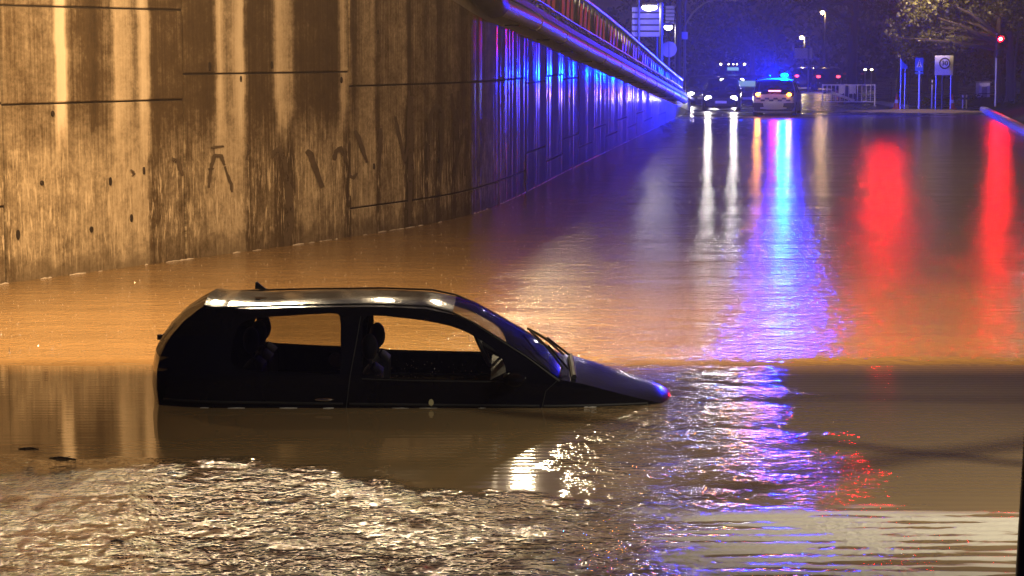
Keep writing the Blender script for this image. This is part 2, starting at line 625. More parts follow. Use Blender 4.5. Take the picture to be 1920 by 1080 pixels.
def make_concrete():
    n = N('stained concrete')
    uv = n.n('ShaderNodeUVMap').outputs[0]                # u = metres along the wall, v = height
    sep = n.n('ShaderNodeSeparateXYZ')
    n.put(sep.inputs[0], uv)
    u, v = sep.outputs[0], sep.outputs[1]

    s0, s1 = S[0], s_at_px(960)

    def px2f(px):
        return (s_at_px(px) - s0) / (s1 - s0)
    wig = n.math('MULTIPLY', n.math('SUBTRACT', n.noise(n.mapping(uv, (0.6, 1.1, 1)), 2.0, 3), 0.5), 0.10)
    fac = n.math('DIVIDE', n.math('SUBTRACT', n.math('ADD', u, wig), s0), s1 - s0)

    def bands(lst, default):
        st, last = [], 0.0
        for a, b, val in lst:
            st.append((a, b, val))
        stops = []
        prev_v = default
        pos = 0
        for a, b, val in st:
            stops.append((px2f(a), val))
        return n.ramp(fac, stops[:32], 'EASE')
    up = [(0, 0, .42), (14, 0, .45), (30, 0, .40), (52, 0, .38), (72, 0, .44), (100, 0, .42), (110, 0, .95), (124, 0, 1.0), (131, 0, .34), (165, 0, .30),
          (178, 0, .12), (190, 0, .32), (210, 0, .42), (218, 0, .82), (240, 0, .72), (258, 0, .50), (268, 0, .92), (278, 0, .85), (288, 0, .24), (340, 0, .26),
          (400, 0, .22), (414, 0, .90), (428, 0, .55), (456, 0, .95), (466, 0, .22), (510, 0, .25), (522, 0, .85), (548, 0, .62), (556, 0, .24), (634, 0, .20), (645, 0, .80), (658, 0, .40)]
    up2 = [(640, 0, .70), (654, 0, .75), (661, 0, .22), (684, 0, .55), (700, 0, .62), (707, 0, .25), (716, 0, .42), (745, 0, .45), (758, 0, .55), (768, 0, .18), (778, 0, .40), (800, 0, .35),
           (812, 0, .48), (826, 0, .25), (840, 0, .42), (858, 0, .48), (868, 0, .25), (880, 0, .40), (900, 0, .28), (915, 0, .40), (930, 0, .30), (950, 0, .24)]
    lo = [(0, 0, .40), (30, 0, .58), (60, 0, .55), (100, 0, .62), (108, 0, .52), (135, 0, .58), (160, 0, .62), (205, 0, .60), (230, 0, .68), (274, 0, .70), (284, 0, .20), (294, 0, .34), (320, 0, .48),
          (350, 0, .40), (380, 0, .55), (420, 0, .70), (452, 0, .68), (465, 0, .34), (508, 0, .40), (516, 0, .26), (545, 0, .18), (556, 0, .44), (575, 0, .62), (600, 0, .50), (638, 0, .58), (650, 0, .14), (660, 0, .18), (668, 0, .50)]
    lo2 = [(640, 0, .58), (652, 0, .18), (660, 0, .50), (690, 0, .62), (702, 0, .55), (708, 0, .18), (716, 0, .48), (752, 0, .55), (762, 0, .16), (772, 0, .14), (780, 0, .42), (798, 0, .20), (806, 0, .42),
           (824, 0, .22), (832, 0, .46), (852, 0, .22), (862, 0, .44), (880, 0, .34), (910, 0, .44), (935, 0, .38), (955, 0, .28)]
    sw = n.math('GREATER_THAN', fac, px2f(657))
    upc = n.mix(sw, bands(up, .3), bands(up2, .3))
    loc = n.mix(sw, bands(lo, .4), bands(lo2, .4))
    vz = n.math('ADD', v, n.math('MULTIPLY', n.math('SUBTRACT', n.noise(n.mapping(uv, (4, 0.6, 1)), 2.5, 4), 0.5), 1.0))
    hsel = n.step(vz, 1.2, 2.05)
    base = n.mix(hsel, loc, upc)
    # beyond the painted-in near bays the streaks come from noise alone
    far = n.step(n.math('ADD', fac, n.math('MULTIPLY', n.math('SUBTRACT', n.noise(n.mapping(uv, (4, 0.2, 1)), 1.0, 2), 0.5), 0.14)), 0.90, 1.04)
    st_far = n.ramp(n.noise(n.mapping(uv, (2.2, 0.10, 1)), 1.6, 5, 0.65), [(0.30, .07), (0.5, .17), (0.68, .36)])
    base = n.mix(far, base, st_far)
    # fine vertical runs and mottling
    fine = n.noise(n.mapping(uv, (26, 0.5, 1)), 1.0, 4, 0.65)
    mott = n.noise(uv, 3.2, 6, 0.68)
    speck = n.noise(uv, 18, 4, 0.7)
    base = n.mix(0.48, base, n.ramp(fine, [(0.3, .08), (0.7, .72)]), 'OVERLAY')
    base = n.mix(0.50, base, n.ramp(mott, [(0.28, .12), (0.72, .88)]), 'OVERLAY')
    base = n.mix(0.35, base, n.ramp(speck, [(0.3, .15), (0.7, .85)]), 'OVERLAY')
    # pale flaking lime low on the wall, in ragged runs
    lime = n.math('MULTIPLY', n.step(n.noise(n.mapping(uv, (5.5, 0.8, 1)), 3.0, 6, 0.75, 0.4), 0.50, 0.64),
                  n.math('MULTIPLY', n.step(vz, 1.75, 1.1), n.math('SUBTRACT', 1.0, far)))
    base = n.mix(n.math('MULTIPLY', lime, 0.85), base, (0.90, 0.90, 0.90, 1))
    # damp dark foot
    foot = n.step(n.math('ADD', v, n.math('MULTIPLY', n.math('SUBTRACT', mott, 0.5), 0.7)), 0.42, 0.02)
    base = n.mix(n.math('MULTIPLY', foot, 0.55), base, (0.20, 0.20, 0.20, 1))
    col = n.ramp(base, [(0.0, (0.022, 0.018, 0.012)), (0.25, (0.080, 0.062, 0.038)), (0.5, (0.235, 0.208, 0.155)), (0.75, (0.45, 0.41, 0.32)), (1.0, (0.70, 0.67, 0.57))])
    # rain water running down: narrow wet runs
    runs = n.noise(n.mapping(uv, (4.2, 0.10, 1)), 1.0, 2.5, 0.6)
    lanes = n.noise(n.mapping(uv, (1.6, 0.15, 1), (3, 0, 0)), 1.0, 2)
    zone = n.step(fac, 0.66, 1.0)
    thr = n.math('MULTIPLY', n.step(runs, 0.545, 0.575), n.step(lanes, 0.34, 0.46))
    brk = n.step(n.noise(n.mapping(uv, (5, 2.2, 1)), 1.0, 3), 0.34, 0.46)
    wet = n.math('MULTIPLY', n.math('MULTIPLY', thr, brk), n.math('MULTIPLY_ADD', zone, 0.95, 0.05))
    rough = n.math('SUBTRACT', 0.75, n.math('MULTIPLY', wet, 0.42))
    n.set(col=col, rough=rough, spec=n.math('MULTIPLY_ADD', wet, 0.75, 0.25))
    hh = n.math('ADD', n.math('MULTIPLY', mott, 0.010), n.math('ADD', n.math('MULTIPLY', fine, 0.004), n.math('MULTIPLY', n.math('MULTIPLY', n.step(runs, 0.50, 0.70), zone), 0.05)))
    hh = n.math('ADD', hh, n.math('MULTIPLY', speck, 0.004))
    n.set(normal=n.bump(hh, 1.0))
    # a film of water over the runs
    n.set(coat=wet, coat_rough=0.19)
    return n.m


M['concrete'] = make_concrete()
M['joint'] = simple('dark joint', (0.018, 0.014, 0.010), 0.8)
M['coping'] = simple('coping concrete', (0.30, 0.29, 0.27), 0.55, var=0.35, scale=3, bump=0.01)


def strip_mesh(name, mat, parent, s0, s1, zf0, zf1, off0, off1, seg, uv=True, bev=0.012):
    """a slab that follows the wall between s0 and s1, zf0(s)..zf1(s), offsets from the face line; off1 is the front"""
    vs, fs, uvs = [], [], []
    for i in range(seg + 1):
        s = s0 + (s1 - s0) * i / seg
        p, d, nn = wall_at(s)
        a, b = zf0(s), zf1(s)
        ring = [(off0, a), (off1 - bev, a), (off1, a + bev), (off1, b - bev), (off1 - bev, b), (off0, b)]
        e = 0.0
        if i == 0:
            e = bev
        for o, z in ring:
            q = p + nn * o
            vs.append((q.x, q.y, z))
            uvs.append((s, z))
    k = 6
    for i in range(seg):
        for j in range(k):
            jj = (j + 1) % k
            fs.append((i * k + j, (i + 1) * k + j, (i + 1) * k + jj, i * k + jj))
    fs.append(tuple(range(k)))
    fs.append(tuple(seg * k + j for j in range(k - 1, -1, -1)))
    m = MB().add(vs, fs)
    o = m.build(name, mat, parent)
    if uv:
        l = o.data.uv_layers.new(name='UVMap')
        for lp in o.data.loops:
            l.data[lp.index].uv = uvs[lp.vertex_index]
    return o


wall = thing('retaining_wall', 'tall stained concrete retaining wall along the flooded underpass', 'wall', (bp[0].x, bp[0].y, 0))
wl_off = Vector((bp[0].x, bp[0].y, 0))


def reparent(o, t):
    o.parent = t
    o.matrix_parent_inverse = Matrix.Translation(-Vector(t.location))
    return o


def top_z(s):
    return pipe_z(s) - 0.06


cols = [0.0, S[0] - 3.4, S[0] + 0.05, S[345], S[655], S[935]]
s = S[935]
while s < S_TOT - 4.2:
    s += 3.5
    cols.append(s)
cols[-1] = S_TOT
zj = {2: [joint_z(170, 192), joint_z(170, 14)], 3: [joint_z(500, 137)], 4: [joint_z(800, 372), joint_z(780, 158)]}
for ci in range(len(cols) - 1):
    a, b = cols[ci], cols[ci + 1]
    gap = 0.011
    js = zj.get(ci)
    if js is None:
        js = [0.9, 2.1] if ci < 2 else ([0.42, joint_z(940, 150)] if ci % 2 else [0.75, joint_z(940, 150) - 0.1])
    tmin = min(top_z(a), top_z(b))
    js = [z for z in js if z < tmin - 0.35]
    lows = [-0.8] + js
    for ri in range(len(lows)):
        z0 = (lambda s, z=lows[ri]: z + (gap if z > -0.7 else 0))
        if ri + 1 < len(lows):
            z1 = (lambda s, z=lows[ri + 1]: z - gap)
        else:
            z1 = top_z
        pr = rnd.uniform(-0.008, 0.008)
        seg = 6 if ci < 6 else 2
        o = strip_mesh('concrete_panel', M['concrete'], None, a + 0.018, b - 0.018, z0, z1, -0.22, pr, seg)
        reparent(o, wall)
o = strip_mesh('joint_backing', M['joint'], None, 0, S_TOT, lambda s: -0.8, lambda s: top_z(s) - 0.02, -0.50, -0.035, 60, False)
reparent(o, wall)
o = strip_mesh('coping', M['coping'], None, 0, S_TOT, top_z, lambda s: pipe_z(s) + 0.62, -0.6, -0.02, 60, False)
reparent(o, wall)
o = strip_mesh('ledge', M['coping'], None, 0, S_TOT, lambda s: pipe_z(s) + 0.42, lambda s: pipe_z(s) + 0.55, -0.02, 0.16, 60, False)
reparent(o, wall)
# tie holes
for px, py in [(100, 213), (75, 343), (205, 340), (452, 148), (268, 320), (700, 312), (708, 60), (640, 150), (820, 300), (28, 440), (242, 409), (510, 122), (395, 125), (168, 430)]:
    sp = s_at_px(px)
    p, d, nn = wall_at(sp)
    q = P(px, py, p.y)
    c = Vector((p.x, p.y, q.z)) + nn * 0.006
    m = MB()
    w, h = rnd.uniform(0.012, 0.03), rnd.uniform(0.025, 0.06)
    pts = [c + d * (w * math.cos(t)) + Vector((0, 0, h * math.sin(t))) + nn * 0.008 for t in [2 * PI * k / 8 for k in range(8)]]
    bk = [q2 - nn * 0.03 for q2 in pts]
    m.add(pts + bk, [tuple(range(8))] + [(k, (k + 1) % 8, 8 + (k + 1) % 8, 8 + k) for k in range(8)])
    reparent(m.build('tie_hole', M['joint']), wall)
# faded graffiti: worn dark brush strokes, each a thin film of old paint on the face
M['graffiti'] = None
ng = N('worn dark paint')
gf = ng.noise(ng.pos(), 9, 5, 0.7)
ng.set(col=ng.mix(gf, (0.045, 0.036, 0.024, 1), (0.13, 0.105, 0.072, 1)), rough=0.7, alpha=ng.step(gf, 0.30, 0.42))
M['graffiti'] = ng.m
strokes = [
    ([(388, 352), (392, 318), (400, 292), (412, 292), (418, 310)], 5), ([(388, 318), (398, 316)], 3), ([(418, 312), (430, 345), (432, 360)], 4), ([(392, 277), (418, 274)], 3),
    ([(460, 300), (466, 272), (460, 272)], 4), ([(508, 296), (512, 285), (522, 280), (530, 296), (538, 345)], 7), ([(538, 345), (540, 400), (534, 462)], 11), ([(512, 300), (518, 296)], 3),
    ([(572, 282), (580, 290), (592, 325), (602, 352)], 8), ([(624, 300), (628, 284), (636, 278), (644, 292), (648, 304)], 6), ([(664, 245), (672, 262), (686, 305)], 6),
    ([(652, 328), (660, 334), (668, 324)], 4), ([(712, 240), (711, 270), (709, 318)], 5), ([(740, 218), (748, 262), (757, 305)], 5), ([(757, 305), (764, 270), (766, 170)], 4),
    ([(770, 180), (768, 300), (766, 420)], 7), ([(800, 300), (806, 215), (818, 196), (828, 212), (826, 300), (822, 340)], 5), ([(845, 175), (850, 215), (856, 262), (858, 170)], 5),
    ([(850, 330), (862, 262), (872, 240), (876, 262), (870, 330)], 4), ([(900, 225), (904, 262), (896, 330)], 4), ([(320, 298), (332, 302), (340, 330)], 5), ([(242, 318), (250, 326), (244, 330)], 3),
]
for pts, wpx in strokes:
    m = MB()
    fine = []
    for a, b in zip(pts, pts[1:]):
        for k in range(5):
            t = k / 5
            fine.append((a[0] + (b[0] - a[0]) * t, a[1] + (b[1] - a[1]) * t))
    fine.append(pts[-1])
    L, R = [], []
    for i, (x, y) in enumerate(fine):
        x2, y2 = fine[min(i + 1, len(fine) - 1)]
        x1, y1 = fine[max(i - 1, 0)]
        dx, dy = x2 - x1, y2 - y1
        l = math.hypot(dx, dy) or 1
        nx, ny = -dy / l, dx / l
        w = 1.55 * wpx * (0.55 + 0.45 * math.sin(PI * min(1, (i + 1.5) / (len(fine) + 1)))) * rnd.uniform(0.8, 1.1) * 0.5
        for lst, sg in ((L, 1), (R, -1)):
            X, Y = x + nx * w * sg, y + ny * w * sg
            p, d, nn = wall_at(s_at_px(X))
            z = P(X, Y, p.y).z
            lst.append(Vector((p.x, p.y, z)) + nn * 0.013)
    k = len(fine)
    m.add(L + R, [(i, i + 1, k + i + 1, k + i) for i in range(k - 1)])
    reparent(m.build('graffiti_stroke', M['graffiti']), wall)

# ------------------------------------------------------------------ pipe on the wall
pipe = thing('drain_pipe', 'long steel pipe running down along the top of the concrete wall', 'pipe', (bp[3].x, bp[3].y, 3.3))
s_a = s_at_px(905)
s_list = [s_a + i * 4.6 for i in range(200)]
s_list = [q for q in s_list if q < S[1280] + 0.5]
m = MB()


def pipe_c(s, dz=0.19):
    p, d, nn = wall_at(s)
    return Vector((p.x, p.y, pipe_z(s) + dz)) + nn * 0.24


for i in range(len(s_list) - 1):
    a, b = s_list[i] + 0.035, s_list[i + 1] - 0.035
    m = MB().tube([pipe_c(a), pipe_c((a + b) / 2), pipe_c(b)], 0.155, 14, cap=True)
    reparent(m.build('pipe_length', M['pipe'], None, True), pipe)
    m = MB().tube([pipe_c(s_list[i + 1] - 0.07), pipe_c(s_list[i + 1] + 0.07)], 0.168, 14)
    reparent(m.build('collar', M['collar'], None, True), pipe)
    sb = (a + b) / 2
    c0 = pipe_c(sb)
    p, d, nn = wall_at(sb)
    m = MB()
    m.tube([c0 + Vector((0, 0, -0.215)) + nn * 0.02, c0 + Vector((0, 0, -0.21)) - nn * 0.25], 0.018, 6)
    reparent(m.build('bracket', M['dark_steel']), pipe)
# the larger socket where the pipe comes out of the upper bend
m = MB().tube([pipe_c(s_a - 1.6, 0.30), pipe_c(s_a - 0.8, 0.22), pipe_c(s_a - 0.1), pipe_c(s_a + 0.04)], [0.25, 0.25, 0.25, 0.19], 14)
reparent(m.build('socket', M['dark_steel'], None, True), pipe)
m = MB().tube([pipe_c(s_a - 5.5, 0.55), pipe_c(s_a - 3, 0.42), pipe_c(s_a - 1.5, 0.29)], 0.19, 14)
reparent(m.build('upper_length', M['pipe'], None, True), pipe)

# ------------------------------------------------------------------ cable chain along the ledge
cable = MB()
pts = []
q = S[935] - 3
while q < S[1280]:
    p, d, nn = wall_at(q)
    pts.append(Vector((p.x, p.y, pipe_z(q) + 0.66 + 0.03 * math.sin(q * 2.2))) + nn * 0.10)
    q += 0.45
cable = thing('railing_chain', 'dark link chain strung along the wall ledge under the railing', 'chain', tuple(pts[0]))
m = MB()
for i in range(len(pts) - 1):
    a, b = pts[i], pts[i + 1]
    m.tube([a.lerp(b, 0.0), a.lerp(b, 0.78)], 0.028, 5)
    m.tube([a.lerp(b, 0.70), a.lerp(b, 1.08)], 0.012, 4)
reparent(m.build('chain_links', M['dark_steel']), cable)
cable.children[0]['kind'] = 'stuff'

# ------------------------------------------------------------------ railing on the wall
rail = thing('wall_railing', 'metal railing with slanted bars and sheet panels on the wall top', 'railing', (bp[3].x, bp[3].y, 3.9))


def rail_top(s):
    y = wall_at(s)[0].y
    return pipe_z(s) + 1.50 - 0.38 * smooth(54, 95, y)


M['rail_sheet'] = simple('ribbed plastic sheet', (0.78, 0.78, 0.80), 0.36, 0, 0.5, 0.3, 4)
sa, sb = S[935] - 6, S[1280] + 0.3
hand = []
q = sa
while q < sb:
    p, d, nn = wall_at(q)
    hand.append(Vector((p.x, p.y, rail_top(q))) + nn * 0.02)
    q += 1.0
reparent(MB().tube(hand, 0.055, 10).build('handrail', M['galv'], None, True), rail)
low = [Vector((h.x, h.y, 0)) for h in hand]
m = MB()
for i in range(len(hand)):
    low[i].z = pipe_z(sa + i) + 0.78
reparent(MB().tube(low, 0.025, 8).build('bottom_rail', M['galv'], None, True), rail)
for i in range(0, len(hand) - 2, 2):
    q0, q1 = sa + i + 0.02, sa + i + 1.98
    vs, fs = [], []
    K = 17
    for k in range(K):
        q = q0 + (q1 - q0) * k / (K - 1)
        p, d, nn = wall_at(q)
        o = -0.07 + (0.006 if k % 2 else -0.006)
        b = Vector((p.x, p.y, 0)) + nn * o
        vs += [(b.x, b.y, pipe_z(q) + 0.72), (b.x, b.y, rail_top(q) - 0.10)]
    fs = [(2 * k, 2 * k + 2, 2 * k + 3, 2 * k + 1) for k in range(K - 1)]
    reparent(MB().add(vs, fs).build('sheet_panel', M['rail_sheet'], None, False, False), rail)
q = sa
while q < sb - 1:
    p, d, nn = wall_at(q)
    p2, _, _ = wall_at(q + 0.38)
    a = Vector((p.x, p.y, pipe_z(q) + 0.64)) + nn * 0.02
    b = Vector((p2.x, p2.y, rail_top(q + 0.38) - 0.02)) + nn * 0.02
    reparent(MB().tube([a, b], 0.022, 6).build('baluster', M['galv']), rail)
    if int(round((q - sa) / 0.98)) % 4 == 0:
        c = Vector((p.x, p.y, pipe_z(q) + 0.60)) - nn * 0.02
        reparent(MB().tube([c, Vector((c.x, c.y, rail_top(q)))], 0.035, 6).build('post', M['galv']), rail)
    q += 0.98

# ground at the top of the wall
vs, fs = [], []
for i in range(41):
    q = S_TOT * i / 40
    p, d, nn = wall_at(q)
    z = pipe_z(q) + 0.5
    b = p - nn * 0.55
    e = p - nn * 40
    vs += [(b.x, b.y, z), (e.x, e.y, z)]
fs = [(2 * i, 2 * i + 2, 2 * i + 3, 2 * i + 1) for i in range(40)]
M['pave'] = simple('wet paving', (0.03, 0.03, 0.03), 0.3, var=0.3, scale=1.2)
tag(MB().add(vs, fs).build('upper_pavement', M['pave']), kind='structure')


# ================================================================== cars
def interp(pts, x):
    if x <= pts[0][0]:
        return pts[0][1]
    for (a, b), (c, d) in zip(pts, pts[1:]):
        if x <= c:
            return b + (d - b) * (x - a) / (c - a)
    return pts[-1][1]


def dense(pts, step=0.09):
    out = []
    for a, b in zip(pts, pts[1:]):
        n = max(1, int(math.hypot(b[0] - a[0], b[1] - a[1]) / step))
        for k in range(n):
            t = k / n
            out.append((a[0] + (b[0] - a[0]) * t, a[1] + (b[1] - a[1]) * t))
    out.append(pts[-1])
    return out


def smooth_line(pts, it=2):
    """Chaikin corner cutting that keeps the ends"""
    for _ in range(it):
        o = [pts[0]]
        for a, b in zip(pts, pts[1:]):
            o.append((a[0] * .75 + b[0] * .25, a[1] * .75 + b[1] * .25))
            o.append((a[0] * .25 + b[0] * .75, a[1] * .25 + b[1] * .75))
        o.append(pts[-1])
        pts = o
    return pts


def smooth_ring(pts, it=2):
    for _ in range(it):
        o = []
        for i in range(len(pts)):
            a, b = pts[i], pts[(i + 1) % len(pts)]
            o.append((a[0] * .75 + b[0] * .25, a[1] * .75 + b[1] * .25))
            o.append((a[0] * .25 + b[0] * .75, a[1] * .25 + b[1] * .75))
        pts = o
    return pts


def side_sheet(outer, holes, hw, side, us, zs):
    loops = [[Vector((x, z, 0)) for x, z in outer]] + [[Vector((x, z, 0)) for x, z in h] for h in holes]
    flat = [p for l in loops for p in l]
    tris = tessellate_polygon(loops)
    bm = bmesh.new()
    vs = [bm.verts.new(p) for p in flat]
    for t in tris:
        try:
            bm.faces.new([vs[i] for i in t])
        except ValueError:
            pass
    for u in us:
        g = bm.verts[:] + bm.edges[:] + bm.faces[:]
        bmesh.ops.bisect_plane(bm, geom=g, plane_co=(u, 0, 0), plane_no=(1, 0, 0), dist=1e-5)
    for z in zs:
        g = bm.verts[:] + bm.edges[:] + bm.faces[:]
        bmesh.ops.bisect_plane(bm, geom=g, plane_co=(0, z, 0), plane_no=(0, 1, 0), dist=1e-5)
    bm.verts.index_update()
    V = [(v.co.x, side * hw(v.co.x, v.co.y), v.co.y) for v in bm.verts]
    F = [tuple(v.index for v in f.verts) for f in bm.faces]
    bm.free()
    return V, F


def car_body(root, segs, bottom, hw, windows, mats, crown, win_names, rows_z, inset=0.012, yn=11):
    """segs: list of (name, material, [(x, z)...]) running over the car from the tail to the nose along its side outline.
    bottom: [(x, z)...] closing the side from the nose back to the tail."""
    full = []
    for nm, mt, pts in segs:
        full += dense(pts)[:-1]
    full.append(segs[-1][2][-1])
    outer = full + dense(bottom, 0.3)[1:-1] if len(bottom) > 2 else full
    xmin, xmax = min(p[0] for p in outer), max(p[0] for p in outer)
    us = [xmin + (xmax - xmin) * k / 24 for k in range(1, 24)]
    out = {}
    body = MB()
    for side in (-1, 1):
        V, F = side_sheet(outer, windows, hw, side, us, rows_z)
        body.add(V, F)
    # top strips
    normals = []
    for i, p in enumerate(full):
        a, b = full[max(0, i - 1)], full[min(len(full) - 1, i + 1)]
        dx, dz = b[0] - a[0], b[1] - a[1]
        l = math.hypot(dx, dz) or 1
        normals.append((-dz / l, dx / l))
    idx = 0
    for nm, mt, pts in segs:
        cnt = len(dense(pts))
        V, F = [], []
        for k in range(cnt):
            i = min(idx + k, len(full) - 1)
            x, z = full[i]
            nx, nz = normals[i]
            c = interp(crown, i / (len(full) - 1))
            h = hw(x, z)
            for j in range(yn):
                t = -1 + 2 * j / (yn - 1)
                t = math.copysign(abs(t) ** 0.8, t)
                o = c * (1 - abs(t) ** 2.6)
                V.append((x + nx * o, h * t, z + nz * o))
        for k in range(cnt - 1):
            for j in range(yn - 1):
                F.append((k * yn + j, k * yn + j + 1, (k + 1) * yn + j + 1, (k + 1) * yn + j))
        idx += cnt - 1
        if nm == 'body':
            body.add(V, F)
        else:
            out[nm] = MB().add(V, F).build(nm, mt, root, True)
    out['body'] = body.build('body', mats['body'], root, True)
    bmm = bmesh.new()
    bmm.from_mesh(out['body'].data)
    bmesh.ops.remove_doubles(bmm, verts=bmm.verts, dist=0.0005)
    bmesh.ops.recalc_face_normals(bmm, faces=bmm.faces)
    bmm.to_mesh(out['body'].data)
    bmm.free()
    out['body'].data.polygons.foreach_set('use_smooth', [True] * len(out['body'].data.polygons))
    out['body'].data.set_sharp_from_angle(angle=math.radians(35))
    for w, nm, mt in zip(windows, win_names, mats['windows']):
        for side in (-1, 1):
            V, F = side_sheet(w, [], lambda x, z: hw(x, z) - inset, side, us, rows_z)
            out[(nm, side)] = MB().add(V, F).build(nm, mt, root, True)
    return out


# ------------------------------------------------------------------ the drowned hatchback
CX, CY = -2.735, 16.46 + 0.80
SC = 249.0


def hu(px):
    return (px - 275) / SC


def hz(py):
    return (768 - py) / SC


def hx(pts, dz=0.0):
    return [(hu(a), hz(b) - dz) for a, b in pts]


hatch = thing('hatchback', 'small black three-door hatchback sunk to its sills in brown floodwater', 'car', (CX, CY, 0))


def hatch_hw(x, z):
    w = 0.80
    if x < 0.55:
        w -= 0.16 * ((0.55 - x) / 0.55) ** 2
    if x > 2.9:
        w -= 0.27 * ((x - 2.9) / 1.1) ** 1.8
    zb = 0.25 if x < 2.6 else 0.25 - 0.12 * min(1, (x - 2.6) / 0.7)
    if z > zb:
        w -= 0.24 * min(1.2, (z - zb) / 0.55) ** 1.35
    else:
        w -= 0.05 * ((zb - z) / 0.6) ** 2
    return w


seg_tail = hx([(300, 960), (284, 860), (281, 768), (277, 735), (279, 700), (284, 676)])
seg_rglass = hx([(284, 676), (292, 655), (306, 632), (330, 605), (352, 588), (368, 576)], 0.01)
seg_rglass[0] = seg_tail[-1]
seg_spoil = [seg_rglass[-1]] + hx([(392, 577), (412, 577)], 0.02)
seg_roof = [seg_spoil[-1]] + hx([(470, 575), (532, 573), (619, 571), (690, 571), (740, 572), (794, 575), (842, 584)], 0.04)
seg_wind = [seg_roof[-1]] + hx([(880, 601), (930, 630), (982, 662), (1020, 688), (1050, 710)], 0.02)
seg_hood = [seg_wind[-1]] + hx([(1092, 720), (1140, 734), (1180, 746), (1230, 760), (1272, 774), (1294, 796)], 0.015)
seg_nose = [seg_hood[-1]] + hx([(1300, 830), (1302, 900), (1290, 960)])
win_front = smooth_ring(hx([(673, 597), (706, 597), (740, 600), (800, 607), (854, 619), (895, 639), (926, 659), (942, 682), (946, 708), (938, 715), (760, 712), (680, 709), (672, 700), (671, 640)]), 1)
win_rear = smooth_ring(hx([(446, 606), (480, 600), (530, 597), (580, 594), (622, 592), (630, 600), (631, 650), (632, 698), (626, 704), (530, 700), (440, 694), (424, 682), (424, 660), (432, 622)]), 1)
hb = car_body(hatch,
              [('body', M['black_paint'], seg_tail), ('rear_window', M['glass_dark'], seg_rglass), ('spoiler', M['black_paint'], seg_spoil),
               ('roof', M['black_paint'], seg_roof), ('windscreen', M['glass_dark'], seg_wind), ('bonnet', M['black_paint'], seg_hood), ('body', M['black_paint'], seg_nose)],
              [seg_nose[-1], (2.0, -0.77), seg_tail[0]], hatch_hw, [win_rear, win_front], {'body': M['black_paint'], 'windows': [M['glass_tint'], M['glass_clear']]},
              [(0, 0.10), (0.2, 0.10), (0.3, 0.04), (0.5, 0.042), (0.62, 0.03), (0.72, 0.012), (0.85, 0.02), (0.93, 0.07), (1, 0.12)],
              ['quarter_window', 'door_window'], [-0.5, -0.25, 0.0, 0.12, 0.2, 0.25, 0.3, 0.38, 0.46, 0.54, 0.62, 0.7])


def side_line(name, pts, side, r, mat, off=0.004, n=5):
    m = MB()
    m.tube([(x, side * (hatch_hw(x, z) + off), z) for x, z in dense(pts, 0.06)], r, n)
    return m.build(name, mat, hatch, True)


for sd in (-1, 1):
    side_line('rub_strip', hx([(292, 755), (460, 757), (636, 760)]), sd, 0.011, M['black_trim'])
    side_line('rub_strip', hx([(648, 760), (900, 763), (1008, 764)]), sd, 0.011, M['black_trim'])
    side_line('rub_strip', hx([(1016, 764), (1130, 765), (1215, 766)]), sd, 0.010, M['black_trim'])
    side_line('door_seam', hx([(668, 598), (660, 650), (650, 706), (642, 768)]), sd, 0.004, M['rubber'], 0.001)
    side_line('door_seam', hx([(1046, 712), (1020, 735), (1012, 770)]), sd, 0.004, M['rubber'], 0.001)
    side_line('roof_gutter', hx([(372, 578), (532, 573), (690, 571), (794, 575), (842, 586), (880, 604), (982, 666), (1046, 712)], 0.02), sd, 0.008, M['black_trim'], 0.0)
    side_line('window_seal', [(x, z) for x, z in hx([(672, 712), (760, 715), (945, 718)])], sd, 0.006, M['rubber'], 0.002)
    # door handle
    x, z = hu(600), hz(751)
    m = MB().ball((x, sd * (hatch_hw(x, z) + 0.016), z), (0.075, 0.018, 0.013), 12, 8)
    m.build('door_handle', M['chrome'], hatch, True)
    # wing mirror
    x, z = hu(962), hz(709)
    y = sd * (hatch_hw(x, z) + 0.10)
    m = MB().ball((x, y, z), (0.085, 0.11, 0.062), 14, 10)
    m.tube([(x + 0.03, sd * (hatch_hw(x, z) - 0.01), z - 0.03), (x, y - sd * 0.03, z - 0.01)], 0.022, 8)
    mir = m.build('wing_mirror', M['black_paint'], hatch, True)
    MB().ball((x - 0.060, y, z), (0.035, 0.085, 0.046), 12, 8).build('mirror_glass', M['glass_dark'], mir, True)
    # headlamp and tail lamp lenses, mostly under water
    x = hu(1225)
    m = MB().ball((x, sd * 0.46, hz(790)), (0.10, 0.10, 0.05), 10, 8)
    m.build('headlamp', M['glass_dark'], hatch, True)
    m = MB().ball((0.06, sd * (hatch_hw(0.06, 0.1) - 0.03), 0.12), (0.05, 0.04, 0.13), 10, 8)
    m.build('tail_lamp', M['glass_dark'], hatch, True)
